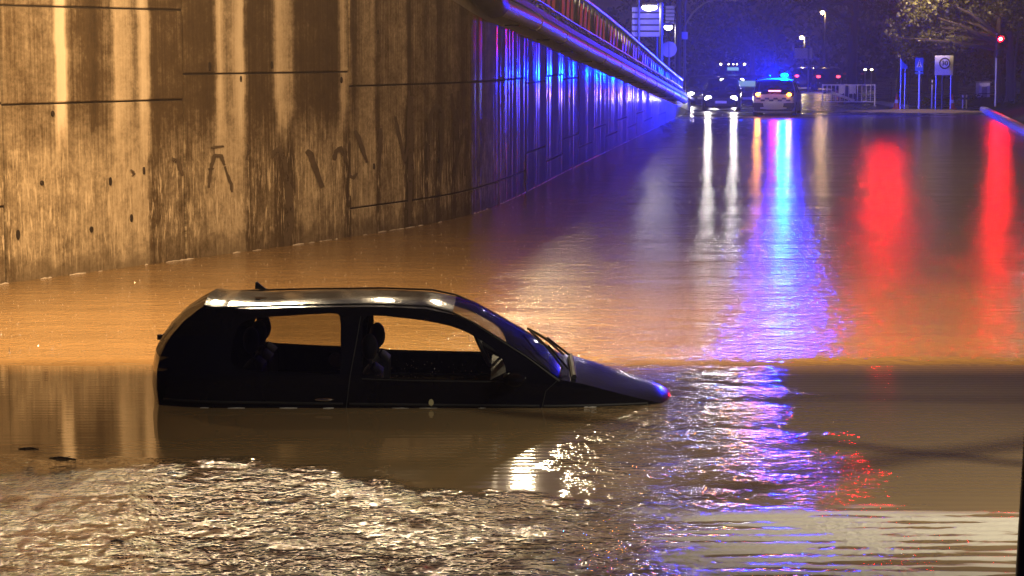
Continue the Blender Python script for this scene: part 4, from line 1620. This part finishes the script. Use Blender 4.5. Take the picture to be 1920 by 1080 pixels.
# white hut on the right
a, b = P(1836, 155, 112), P(1856, 195, 112)
zg = ground_z(a.x, 112)
t = thing('white_hut', 'small white utility hut with dark rails near the traffic light', 'hut', ((a.x + b.x) / 2, 112, zg))
w = (b.x - a.x) / 2
MB().rbox((-w, 0, 0), (w, 0.8, a.z - zg), 0.03).build('walls', M['sign_white'], t)
MB().box((-w - 0.06, -0.08, a.z - zg), (w + 0.06, 0.88, a.z - zg + 0.06)).build('roof', M['louver'], t)
MB().box((-0.13, -0.025, 0.1), (0.13, -0.004, a.z - zg - 0.2)).build('door', M['louver'], t)
for z in (0.35, 0.55):
    post(t, (-w - 0.05, -0.1, z), (w + 0.3, -0.1, z), 0.02, M['dark_steel'], 'rail')
post(t, (w + 0.25, -0.1, 0), (w + 0.25, -0.1, 0.75), 0.025, M['dark_steel'], 'rail_post')


# traffic lights
def signal_head(t, x, z, lit=0, y=0.0):
    hd = MB().rbox((x - 0.17, y - 0.10, z - 0.86), (x + 0.17, y + 0.12, z + 0.20), 0.03).build('signal_head', M['black_trim'], t)
    for k in range(3):
        zz = z - 0.31 * k
        MB().ball((x, y - 0.10, zz), (0.13, 0.03, 0.13), 16, 8).build('lens', M['lens_red'] if k == lit else M['lens_off'], hd, True)
        if k == lit:
            MB().ball((x, y - 0.135, zz), (0.075, 0.03, 0.075), 12, 8).build('bulb', M['bulb_red'], hd, True)
        vs, fs = [], []
        for j in range(13):
            a = PI * j / 12 - 0.15 + 0.3 * 0
            for yy in (y - 0.10, y - 0.30):
                vs.append((x + 0.145 * math.cos(a), yy, zz + 0.145 * math.sin(a)))
        fs = [(2 * j, 2 * j + 1, 2 * j + 3, 2 * j + 2) for j in range(12)]
        MB().add(vs, fs).build('visor', M['black_trim'], hd, False, False)
    return hd


Y = 99.5
p = P(1875, 73, Y)
zg = 0.25
t = thing('traffic_light', 'traffic light showing red on a post by the tree trunk', 'traffic light', (p.x, Y, zg))
signal_head(t, 0, p.z - zg)
post(t, (-0.10, 0.16, 0), (-0.10, 0.16, p.z - zg + 0.25), 0.055, M['galv'], 'pole')
light('red_glow', 'SPOT', (0, -0.32, p.z - zg), 620, RED, 0.16, t, aim=(-0.38, -1, -0.05), spot=1.15, blend=0.8)
# mast arm with two red heads, above the top of the frame
Y = 85
p1, p2 = P(1648, 90, Y), P(1674, 90, Y)
xr = 22.0
t = thing('signal_gantry', 'tall mast arm traffic light with two red heads over the road', 'traffic light', (xr, Y + 0.4, 0.3))
hz_ = 5.55
post(t, (0, 0, 0), (0, 0, hz_ + 0.6), 0.12, M['pole'], 'column')
post(t, (0, 0, hz_ + 0.45), (p1.x - xr - 0.4, 0, hz_ + 0.45), 0.07, M['pole'], 'arm')
for p in (p1, p2):
    signal_head(t, p.x - xr, hz_ - 0.0, y=-0.25)
    light('red_glow', 'SPOT', (p.x - xr, -0.66, hz_), 430, RED, 0.16, t, aim=(-0.26, -1, -0.08), spot=1.5, blend=0.8)

# the out-of-frame warm lamp over the verge that lights the leaves and the mud bank
p = P(1738, -35, 98)
xm = P(2010, -35, 98).x
t = thing('verge_lamp', 'warm street lamp on a long arm over the muddy verge beside the crossing sign', 'street lamp', (xm, 97.0, 0.3))
h = p.z - 0.3
dx = p.x - xm
post(t, (0, 0, 0), (0, 0, h + 0.5), 0.08, M['pole'], 'pole')
post(t, (0, 0, h + 0.4), (dx, 0, h + 0.3), 0.045, M['pole'], 'arm')
hd = MB().rbox((dx - 0.35, -0.2, h + 0.08), (dx + 0.35, 0.2, h + 0.26), 0.04).build('lamp_head', M['pole'], t)
MB().box((dx - 0.28, -0.14, h + 0.055), (dx + 0.28, 0.14, h + 0.078)).build('lens', M['lens_warm'], hd)
light('lamp_light', 'SPOT', (dx, 0, h - 0.05), 5200, (1, .70, .32), 0.12, t, aim=(0.12, 1, 0.06), spot=1.25, blend=0.4)
light('lamp_downlight', 'SPOT', (dx, 0, h - 0.05), 900, (1, .72, .36), 0.12, t, aim=(0, 0.30, -1), spot=1.15, blend=0.5)


# mud bank, verge, white kerb
def mound(name, cx, cy, rx, ry, h, mat, n=18, kind='structure', seed=1):
    rr = random.Random(seed)
    vs, fs = [], []
    rings = 6
    for i in range(rings + 1):
        f = 1 - i / rings
        for k in range(n):
            a = 2 * PI * k / n
            j = 1 + 0.18 * math.sin(3 * a + seed) + 0.10 * math.sin(7 * a + 2 * seed)
            x, y = cx + rx * f * j * math.cos(a), cy + ry * f * j * math.sin(a)
            vs.append((x, y, -0.05 + (h + 0.05) * (1 - f ** 2) + rr.uniform(-0.02, 0.02) * (0 < i)))
    for i in range(rings):
        for k in range(n):
            j = (k + 1) % n
            fs.append((i * n + k, i * n + j, (i + 1) * n + j, (i + 1) * n + k))
    return tag(MB().add(vs, fs).build(name, mat, None, True), kind=kind)


M['mud'] = simple('wet sandy mud', (0.30, 0.23, 0.12), 0.45, var=0.5, scale=2.5, bump=0.03)
c = G(1700, 209, 0.0)
mound('mud_bank', c.x + 0.2, 99.2, 3.4, 2.2, 0.13, M['mud'], 40)
c = G(1580, 205, 0.0)
mound('mud_spit', c.x, 99.5, 1.7, 0.9, 0.07, M['mud'], 30, seed=3)
M['verge'] = simple('wet dark turf', (0.014, 0.018, 0.008), 0.95, 0, 0.1, var=0.6, scale=1.5, bump=0.06)
kerb_px = [(1832, 206), (1850, 215), (1880, 231), (1920, 252), (2060, 325)]
kp = [G(a, b) for a, b in kerb_px]
kp += [kp[-1] + Vector((-1.5, -14, 0)), kp[-1] + Vector((-2.6, -32, 0))]
kl = catmull(kp, 8)
vs, fs = [], []
for i, q in enumerate(kl):
    vs += [(q.x + 0.25, q.y, 0.10), (q.x + 1.5, q.y + 0.4, 0.40), (q.x + 6, q.y + 2, 0.9), (q.x + 40, q.y + 6, 1.2)]
k = 4
n0 = len(kl)
for i in range(n0 - 1):
    for j in range(k - 1):
        fs.append((i * k + j, i * k + j + 1, (i + 1) * k + j + 1, (i + 1) * k + j))
for i, (dx, z) in enumerate(((0.3, 0.10), (1.5, 0.22), (6, 0.3), (40, 0.5))):
    vs.append((kl[0].x + dx + 0.5, 118, z + 0.1))
fs += [(n0 * k + j, n0 * k + j + 1, j + 1, j) for j in range(3)]
tag(MB().add(vs, fs).build('verge', M['verge'], None, True), kind='structure')
t = thing('white_kerb', 'low white kerb blocks curving along the water edge on the right', 'kerb', tuple(kl[4]))
i = 0
L = [q for q in kl]
tot = [0]
for a, b in zip(L, L[1:]):
    tot.append(tot[-1] + (b - a).length)


def along(s):
    for i in range(len(L) - 1):
        if tot[i + 1] >= s:
            return L[i].lerp(L[i + 1], (s - tot[i]) / (tot[i + 1] - tot[i]))
    return L[-1]


s = 2.6
while s < tot[-1] - 1:
    a, b = along(s + 0.03), along(s + 0.97)
    d = (b - a).normalized()
    nn = Vector((d.y, -d.x, 0))
    if nn.x > 0:
        nn = -nn
    vs = []
    for q in (a, b):
        for o, z in ((0.0, -0.4), (0.02, 0.16), (-0.04, 0.22), (-0.24, 0.22), (-0.26, -0.4)):
            w = q + nn * o
            vs.append((w.x, w.y, z + rnd.uniform(-0.006, 0.006)))
    fs = [(0, 1, 6, 5), (1, 2, 7, 6), (2, 3, 8, 7), (3, 4, 9, 8), (0, 4, 3, 2, 1), (5, 6, 7, 8, 9)]
    reparent(MB().add(vs, fs).build('kerb_block', M['kerb']), t)
    s += 1.0
kx, ky = P(1978, 200, 84).x, 84.0
t = thing('kerb_fill_lamp', 'short unseen bollard lamp added on the verge to light the white kerb', 'lamp', (kx, ky, 0.3))
MB().tube([(0, 0, -0.2), (0, 0, 0.8)], 0.07, 10).build('shaft', M['dark_steel'], t, True)
MB().tube([(0, 0, 0.8), (0, 0, 0.95)], 0.065, 10).build('lens', M['lens_white'], t, True)
MB().tube([(0, 0, 0.95), (0, 0, 1.0)], [0.09, 0.05], 10).build('cap', M['dark_steel'], t, True)
light('lamp_light', 'POINT', (-0.16, 0, 0.88), 110, (0.85, 0.9, 1.0), 0.06, t)  # added lamp outside the view, whitens the kerb
# lit white kerb line beyond the barrier
a, b = P(1642, 191, 113), P(1692, 203, 104)
t = thing('traffic_island', 'white painted kerb of a traffic island running behind the cones', 'kerb', (b.x, b.y, 0.05))
m = MB()
va = Vector((a.x - b.x, a.y - b.y, 0))
nn = Vector((va.y, -va.x, 0)).normalized()
if nn.x < 0:
    nn = -nn
k = 9
for i in range(k):
    q0, q1 = va * (i / k + 0.004), va * ((i + 1) / k - 0.004)
    vs = [q0, q1, q1 + nn * 0.3, q0 + nn * 0.3]
    vs = [(v.x, v.y, 0) for v in vs] + [(v.x, v.y, 0.17) for v in vs]
    MB().add(vs, [(0, 3, 2, 1), (4, 5, 6, 7), (0, 1, 5, 4), (1, 2, 6, 5), (2, 3, 7, 6), (3, 0, 4, 7)]).build('kerb_block', M['kerb'], t)


# ================================================================== trees
def leaf_mat(name, a, b, rough=0.42, spec=0.35):
    n = N(name)
    info = n.n('ShaderNodeObjectInfo')
    f = n.noise(n.pos(), 1.3, 4, 0.7)
    g = n.noise(n.pos(), 9, 2)
    n.set(col=n.mix(n.math('MULTIPLY_ADD', g, 0.5, n.math('MULTIPLY', f, 0.5)), (*a, 1), (*b, 1)), rough=rough, spec=spec)
    return n.m


M['leaf'] = leaf_mat('wet broad leaves', (0.025, 0.030, 0.012), (0.105, 0.100, 0.040))
M['leaf_dark'] = leaf_mat('dark leaves', (0.012, 0.016, 0.010), (0.035, 0.042, 0.022), 0.65, 0.12)


def tree(name, label, x, y, z, h, trunk_h, tr, clumps, leaf, leaves_per=260, size=0.14, group=None, seed=0, lean=(0, 0), bark='bark', limbs=True):
    rr = random.Random(seed * 13 + 5)
    t = thing(name, label, 'tree', (x, y, z), 0, group)
    m = MB()
    pts, rs = [], []
    for i in range(7):
        f = i / 6
        pts.append((lean[0] * f + 0.08 * math.sin(4 * f + seed), lean[1] * f + 0.06 * math.sin(5 * f), trunk_h * f - 0.2))
        rs.append(tr * (1.25 - 0.65 * f + (0.35 if i == 0 else 0)))
    m.tube(pts, rs, 12)
    m.build('trunk', M[bark], t, True)
    top = Vector(pts[-1])
    if limbs:
        for (cx, cy, cz, cr) in clumps[:9]:
            c = Vector((cx, cy, cz))
            st = Vector(pts[4]).lerp(top, rr.random())
            mid = st.lerp(c, 0.5) + Vector((0, 0, 0.25 * cr))
            MB().tube([st, mid, c], [tr * 0.42, tr * 0.27, tr * 0.08], 7).build('limb', M[bark], t, True)
    m = MB()
    for (cx, cy, cz, cr) in clumps:
        for _ in range(int(leaves_per * cr * cr)):
            d = Vector((rr.gauss(0, 1), rr.gauss(0, 1), rr.gauss(0, 1))).normalized() * (cr * rr.random() ** 0.45)
            d.z *= 0.75
            p = Vector((cx, cy, cz)) + d
            a = Vector((rr.gauss(0, 1), rr.gauss(0, 1), rr.gauss(0, 0.6))).normalized()
            b = a.cross(Vector((rr.gauss(0, 1), rr.gauss(0, 1), rr.gauss(0, 1)))).normalized()
            s = size * rr.uniform(0.6, 1.4)
            m.add([p, p + a * s * 0.5 + b * s * 0.32, p + a * s, p + a * s * 0.5 - b * s * 0.32], [(0, 1, 2, 3)])
    m.build('crown', M[leaf], t, fix=False)
    return t


def clump_list(seed, n, cx, cz, sx, sy, sz, r0, r1):
    rr = random.Random(seed)
    return [(cx + rr.uniform(-1, 1) * sx, rr.uniform(-1, 1) * sy, cz + rr.uniform(-1, 1) * sz, rr.uniform(r0, r1)) for _ in range(n)]


# big tree on the right verge; its crown hangs over the signs
def at_clumps(lst, Y, x0, z0):
    out = []
    for px, py, dY, r in lst:
        p = P(px, py, Y + dY)
        out.append((p.x - x0, dY, p.z - z0, r))
    return out


Y = 103
tx = P(1893, 200, Y).x
big = at_clumps([(1672, 70, -1, .55), (1690, 48, 0, .7), (1700, 95, 1, .6), (1720, 20, -2, .9), (1735, 60, 0, .9), (1745, -10, -2, 1.1), (1760, 85, 2, .8), (1775, 30, 1, 1.0), (1795, 70, 0, .9), (1800, 110, 3, .7),
                 (1815, 20, 1, 1.2), (1830, 60, 2, .9), (1835, 120, 3, .7), (1850, 95, 3, .7), (1855, 10, 2, 1.2), (1880, -5, 2, 1.3), (1905, 20, 2, 1.2), (1780, -25, 0, 1.2), (1820, -40, 1, 1.4), (1700, 5, -1, .6), (1930, 50, 3, 1.2),
                 (1685, 85, -1, .35), (1662, 92, -1, .3), (1668, 45, 0, .3), (1822, 140, 4, .5), (1960, 0, 2, 1.6), (1900, -60, 1, 1.8), (1750, 105, 4, .6), (1725, 80, 3, .6)], Y, tx, 0.3)
tree('plane_tree', 'large leafy tree with a wet trunk beside the red traffic light', tx, Y, 0.3, 7, 3.6, 0.24, big, 'leaf', 420, 0.17, seed=1)
tx2 = P(1866, 200, 105).x
tree('slim_tree', 'slim wet tree trunk shining blue left of the traffic light pole', tx2, 104.5, 0.3, 6, 4.2, 0.16, at_clumps([(1850, -10, 2, 1.0), (1870, 0, 1, 1.0), (1845, 30, 2, .7)], 104.5, tx2, 0.3), 'leaf_dark', 260, 0.13, seed=2)
tx3 = P(1905, 200, 101).x
tree('thin_tree', 'thin pale stemmed tree at the right edge of the picture', tx3, 101, 0.4, 5, 3.9, 0.05, at_clumps([(1900, 5, 0, .7), (1925, 15, 1, .8)], 101, tx3, 0.4), 'leaf', 260, 0.12, seed=3, limbs=False)
# twigs that hang into the top of the frame
Y = 96
tx4 = P(1600, 0, Y).x
tree('overhanging_tree', 'dark tree hanging its leaf sprays into the top of the view', tx4 + 5.0, Y + 32, 0.1, 9, 6.5, 0.28,
     at_clumps([(1495, 2, 0, .5), (1515, 10, 0, .4), (1530, 0, 0, .5), (1550, -5, 1, .5), (1488, 28, 0, .25), (1575, 0, 2, .5), (1600, -20, 1, .9), (1480, -20, 1, .7), (1520, -40, 0, 1.0), (1590, 8, 2, .4), (1640, -30, 2, 1.0)], Y + 32, tx4 + 5.0, 0.1), 'leaf_dark', 300, 0.15, seed=4)
# dark trees behind
specs = [(1300, 175, 8.5, 3.2), (1355, 185, 9.5, 3.4), (1410, 180, 8.0, 3.0), (1455, 200, 11, 3.6), (1545, 196, 9, 3.4), (1590, 180, 8, 3.0), (1640, 172, 8.5, 3.2), (1690, 150, 7, 2.8), (1735, 140, 7, 2.6),
         (1790, 136, 6.5, 2.5), (1835, 130, 6.5, 2.5), (1880, 128, 7, 2.6), (1925, 124, 7, 2.6), (1230, 150, 7.5, 2.8)]
marks = ['above the lamp with the curved arm', 'behind the minibus', 'behind the lit windscreen car', 'behind the police beacon', 'behind the departing cars', 'behind the crowd barrier', 'behind the low road lamps',
         'behind the small blue sign', 'behind the crossing sign', 'behind the zone thirty sign', 'behind the white hut', 'behind the red traffic light', 'at the far right edge', 'behind the ribbed sign backs']
for i, ((px, Y, h, r), mk) in enumerate(zip(specs, marks)):
    p = P(px, 100, Y)
    z = ground_z(p.x, Y)
    tree('background_tree', 'dark night tree ' + mk, p.x, Y, z, h, h * 0.45, 0.22,
         clump_list(30 + i, 13, 0, h * 0.58, r * 0.8, r * 0.6, h * 0.34, 0.9, 1.7), 'leaf_dark', 45, 0.36, 'dark trees at the end of the road', seed=10 + i, limbs=i < 14)
M['hedge'] = M['leaf_dark']
m = MB()
rr = random.Random(5)
for _ in range(5200):
    x = rr.uniform(-30, 75)
    y = 215 + rr.uniform(0, 8)
    z = abs(rr.gauss(0, 1)) * (3.2 + 1.3 * math.sin(x * 0.3) + 0.8 * math.sin(x * 0.83)) + 0.1
    a = Vector((rr.gauss(0, 1), rr.gauss(0, 1), rr.gauss(0, 0.6))).normalized()
    b = a.cross(Vector((rr.gauss(0, 1), rr.gauss(0, 1), rr.gauss(0, 1)))).normalized()
    s = rr.uniform(0.5, 1.3)
    p = Vector((x, y, z))
    m.add([p, p + a * s * 0.5 + b * s * 0.32, p + a * s, p + a * s * 0.5 - b * s * 0.32], [(0, 1, 2, 3)])
tag(m.build('woods', M['leaf_dark'], None, fix=False), kind='stuff')
# low shrubs on the verge
for i, (px, Y, r, lab) in enumerate(((1738, 107, .5, 'low dark shrub left of the zone thirty sign'), (1800, 108, .55, 'low dark shrub between the zone thirty sign and the white hut'), (1826, 110, .6, 'low dark shrub in front of the white hut'),
                                     (1888, 104, .6, 'low dark shrub at the foot of the wet tree trunk'), (1914, 99, .7, 'low dark shrub at the right edge above the white kerb'))):
    p = P(px, 190, Y)
    t = thing('shrub', lab, 'shrub', (p.x, Y, max(0.1, ground_z(p.x, Y))), 0, 'low shrubs on the verge')
    MB().tube([(0, 0, -0.1), (0.02, 0, r * 0.7)], [0.03, 0.015], 6).build('stem', M['bark'], t)
    rr = random.Random(i)
    m = MB()
    for _ in range(320):
        d = Vector((rr.gauss(0, 1), rr.gauss(0, 1), rr.gauss(0, 1))).normalized() * r * rr.random() ** 0.4
        q = Vector((d.x * 1.3, d.y, abs(d.z) * 0.9))
        a = Vector((rr.gauss(0, 1), rr.gauss(0, 1), rr.gauss(0, 0.6))).normalized()
        b = a.cross(Vector((rr.gauss(0, 1), rr.gauss(0, 1), rr.gauss(0, 1)))).normalized()
        s = 0.12
        m.add([q, q + a * s * 0.5 + b * s * 0.3, q + a * s, q + a * s * 0.5 - b * s * 0.3], [(0, 1, 2, 3)])
    m.build('foliage', M['leaf_dark'], t, fix=False)

# ================================================================== the bridge overhead and its lamps
t = thing('road_bridge', 'concrete road bridge crossing overhead above the flooded car', 'bridge', (0, 16.5, 0))
MB().box((-14, -3.6, 5.0), (26, 3.3, 5.7)).build('deck', M['coping'], t)
for x in (-9, -4.5, 0, 4.5, 9, 13.5, 18):
    MB().box((x - 0.2, -3.5, 4.72), (x + 0.2, 3.2, 4.998)).build('girder', M['coping'], t)
MB().box((-14, 3.302, 4.60), (26, 3.50, 6.6)).build('fascia', M['coping'], t)
MB().box((-14, -3.80, 4.72), (26, -3.602, 6.6)).build('fascia', M['coping'], t)
for i, (x, lab) in enumerate(((-4.6, 'sodium floodlight on the bridge face, first from the concrete wall'), (-1.2, 'sodium floodlight on the bridge face, second from the concrete wall'),
                              (3.0, 'sodium floodlight on the bridge face, third from the concrete wall'), (7.6, 'sodium floodlight on the bridge face, farthest from the concrete wall'))):
    f = thing('floodlight', lab, 'floodlight', (x, 20.0, 5.15), 0, 'sodium floodlights on the bridge face')
    MB().rbox((-0.28, 0.0, -0.10), (0.28, 0.34, 0.12), 0.03).build('housing', M['dark_steel'], f)
    MB().box((-0.22, 0.06, -0.125), (0.22, 0.30, -0.102)).build('lens', M['lens_sodium'], f)
    light('flood_light', 'POINT', (0, 0.10, -0.19), (3000, 2300, 1050, 700)[i], SODIUM, 0.05, f)
# street lamps on the upper pavement, left of and above the frame
for i, (x, y, e, lab) in enumerate(((-9.5, 33, 2300, 'white street lamp on the upper pavement, nearest the bridge'), (-7.6, 39, 2300, 'white street lamp on the upper pavement, second from the bridge'),
                                    (-5.0, 43, 2300, 'white street lamp on the upper pavement, third from the bridge'), (-2.6, 50, 2200, 'white street lamp on the upper pavement, fourth from the bridge'),
                                    (0.3, 60, 1500, 'white street lamp on the upper pavement, farthest from the bridge'))):
    zz = 3.31 - (y - 37.4) * 0.0509 + 0.5
    f = thing('pavement_lamp', lab, 'street lamp', (x - 0.8, y, zz), 0, 'street lamps on the upper pavement')
    post(f, (0, 0, 0), (0, 0, 7.5), 0.07, M['pole'], 'pole')
    post(f, (0, 0, 7.4), (0.8, -0.2, 7.6), 0.04, M['pole'], 'arm')
    hd = MB().rbox((0.5, -0.35, 7.48), (1.1, -0.05, 7.62), 0.04).build('lamp_head', M['pole'], f)
    MB().ball((0.8, -0.2, 7.45), (0.26, 0.13, 0.07), 10, 8).build('lens', M['lens_white'], hd, True)
    light('lamp_light', 'POINT', (0.8, -0.2, 7.15), e, (1, .78, .48), 0.26, f)
# service lamp under the bridge on the right abutment
t = thing('underpass_lamp', 'white bulkhead lamp under the near edge of the bridge', 'lamp', (6.5, 10.0, 4.6))
MB().rbox((-0.3, -0.15, 0), (0.3, 0.15, 0.14), 0.03).build('housing', M['dark_steel'], t)
MB().box((-0.25, -0.11, -0.03), (0.25, 0.11, -0.003)).build('lens', M['lens_warm'], t)
post(t, (0, 0, 0.14), (0, 2.9, 0.14), 0.03, M['dark_steel'], 'bracket')
light('lamp_light', 'SPOT', (0, 0, -0.1), 2600, (1, .88, .64), 0.05, t, aim=(-0.40, 0.42, -0.5), spot=1.12, blend=1.0)

LAMP = Vector((6.5, 10.0, 4.5))
for (a, b, tt, lab) in (((1380, 750), (2000, 744), 0.27, 'thin overhead cable slung under the bridge, the straightest of the three'), ((1450, 822), (2000, 876), 0.25, 'overhead cable slung under the bridge, sagging towards the right'),
                        ((1530, 892), (2000, 812), 0.26, 'overhead cable slung under the bridge, rising towards the right')):
    A, B = G(*a), G(*b)
    ca, cb = LAMP.lerp(A, tt), LAMP.lerp(B, tt)
    d = (cb - ca)
    t = thing('overhead_cable', lab, 'cable', tuple(ca), 0, 'cables slung under the bridge')
    q = [Vector((0, 0, 0)) - d * 1.2] + [d * (k / 6) + Vector((0, 0, 0.02 * math.sin(k))) for k in range(7)] + [d * 3]
    MB().tube(q, 0.012 if tt > 0.265 else 0.02, 6).build('wire', M['rubber'], t, True)
# leaning post at the right edge
a, b = P(1956, 596, 9.0), P(1926, 1130, 9.0)
e = a + (b - a) * 3.0
t = thing('leaning_post', 'dark leaning post close by at the right edge of the picture', 'post', (e.x, e.y, e.z))
MB().tube([(0, 0, 0), tuple(b - e), tuple(a - e)], [0.055, 0.055, 0.05], 10).build('shaft', M['dark_steel'], t, True)
MB().ball(tuple(a - e), 0.053, 10, 6).build('cap', M['dark_steel'], t, True)

# ================================================================== debris in the water
for i, (px, py, l, a, lab) in enumerate(((54, 841, .14, .1, 'short dark twig floating at the left edge of the picture'), (118, 859, .19, -.15, 'thin dark twig floating right of the short one'), (516, 943, .22, .0, 'dark stick floating among the glints in the foreground'),
                                         (324, 887, .08, .4, 'small dark lump floating at the edge of the glints'), (220, 1014, .07, .2, 'small dark lump floating low on the left'))):
    p = G(px, py, 0.004)
    t = thing('floating_twig', lab, 'twig', (p.x, p.y, 0.004), a, 'twigs and scraps floating on the water')
    MB().tube([(-l / 2, 0, -0.002), (-l * 0.1, 0.01, 0.003), (l / 2, -0.01, -0.002)], [0.004, 0.007, 0.003], 6).build('stick', M['bark'], t, True)
    MB().tube([(0, 0.005, 0.003), (l * 0.2, 0.04, 0.004)], [0.003, 0.002], 5).build('side_shoot', M['bark'], t, True)
# raft of leaves and litter at the shore below the wall end
m = MB()
rr = random.Random(21)
for _ in range(420):
    px = rr.uniform(1235, 1480)
    py = 222 + rr.random() ** 2 * 40 + max(0, (1290 - px) * 0.25) * rr.random()
    p = G(px, py, 0.006)
    s = rr.uniform(0.03, 0.14)
    a = rr.uniform(0, PI)
    m.add([(p.x + s * math.cos(a), p.y + s * math.sin(a), 0.008 + rr.uniform(0, .02)), (p.x - s * 0.4 * math.sin(a), p.y + s * 0.4 * math.cos(a), 0.02), (p.x - s * math.cos(a), p.y - s * math.sin(a), 0.008), (p.x + s * 0.4 * math.sin(a), p.y - s * 0.4 * math.cos(a), 0.004)], [(0, 1, 2, 3)])
tag(m.build('leaf_litter', M['bark'], None, fix=False), kind='stuff')

# foam and drip line where the water laps the wall
M['foam_sheen'] = simple('foam_sheen', (0.55, 0.54, 0.52), 0.25, 0, 0.5, 0.2, 30)
m = MB()
rr = random.Random(31)
q = S[0] - 2
while q < S[1280] + 1:
    p, d, nn = wall_at(q)
    l = rr.uniform(0.05, 0.30)
    if rr.random() < (0.35 if q < S[935] else 0.9):
        a = Vector((p.x, p.y, 0.0)) + nn * rr.uniform(0.008, 0.03)
        r = rr.uniform(0.006, 0.016)
        m.tube([a, a + d * l * 0.5 + Vector((0, 0, rr.uniform(0, .006))), a + d * l], [r * 0.4, r, r * 0.4], 5)
    q += l * 0.95
for sd in (-1, 1):
    x = 0.05
    while x < 3.9:
        l = rr.uniform(0.03, 0.14)
        if rr.random() < 0.22:
            yy = [sd * (hatch_hw(x + l * k / 2, 0.0) + rr.uniform(0.006, 0.018)) for k in range(3)]
            r = rr.uniform(0.0015, 0.004)
            m.tube([(CX + x + l * k / 2, CY + yy[k], 0.002) for k in range(3)], [r * .4, r, r * .4], 5)
        x += l
tag(m.build('foam_line', M['foam_sheen'], None, True), kind='stuff')
# rain striking the open water: small upright splashes
m = MB()
sp = N('splash water')
sp.set(col=(0.30, 0.28, 0.25), rough=0.12, spec=0.8)
for _ in range(3400):
    y = 19.4 + 30 * rr.random() ** 1.5
    x = rr.uniform(-0.24, 0.25) * y
    r, hh = rr.uniform(0.003, 0.009), rr.uniform(0.006, 0.028) * (1.6 if rr.random() < 0.06 else 0.8)
    if rr.random() < 0.5:
        m.add([(x + r, y, 0), (x - r * .5, y + r * .87, 0), (x - r * .5, y - r * .87, 0), (x, y, hh)], [(0, 1, 3), (1, 2, 3), (2, 0, 3)])
    else:
        z = rr.uniform(0.005, 0.05)
        r *= 0.6
        m.add([(x + r, y, z), (x - r * .5, y + r * .87, z), (x - r * .5, y - r * .87, z), (x, y, z + r * 1.5), (x, y, z - r * 1.5)], [(0, 1, 3), (1, 2, 3), (2, 0, 3), (1, 0, 4), (2, 1, 4), (0, 2, 4)])
tag(m.build('rain_splashes', sp.m, None), kind='stuff')

# ================================================================== haze
if HAZE > 0:
    hm = bpy.data.materials.new('rain haze')
    hm.use_nodes = True
    ht = hm.node_tree
    ht.nodes.remove(ht.nodes['Principled BSDF'])
    pv = ht.nodes.new('ShaderNodeVolumePrincipled')
    pv.inputs['Color'].default_value = (0.85, 0.85, 0.9, 1)
    pv.inputs['Density'].default_value = HAZE
    pv.inputs['Anisotropy'].default_value = 0.35
    ht.links.new(pv.outputs[0], ht.nodes['Material Output'].inputs['Volume'])
    o = MB().box((-130, -32, -2), (150, 640, 16)).build('haze', hm)
    tag(o, kind='stuff')
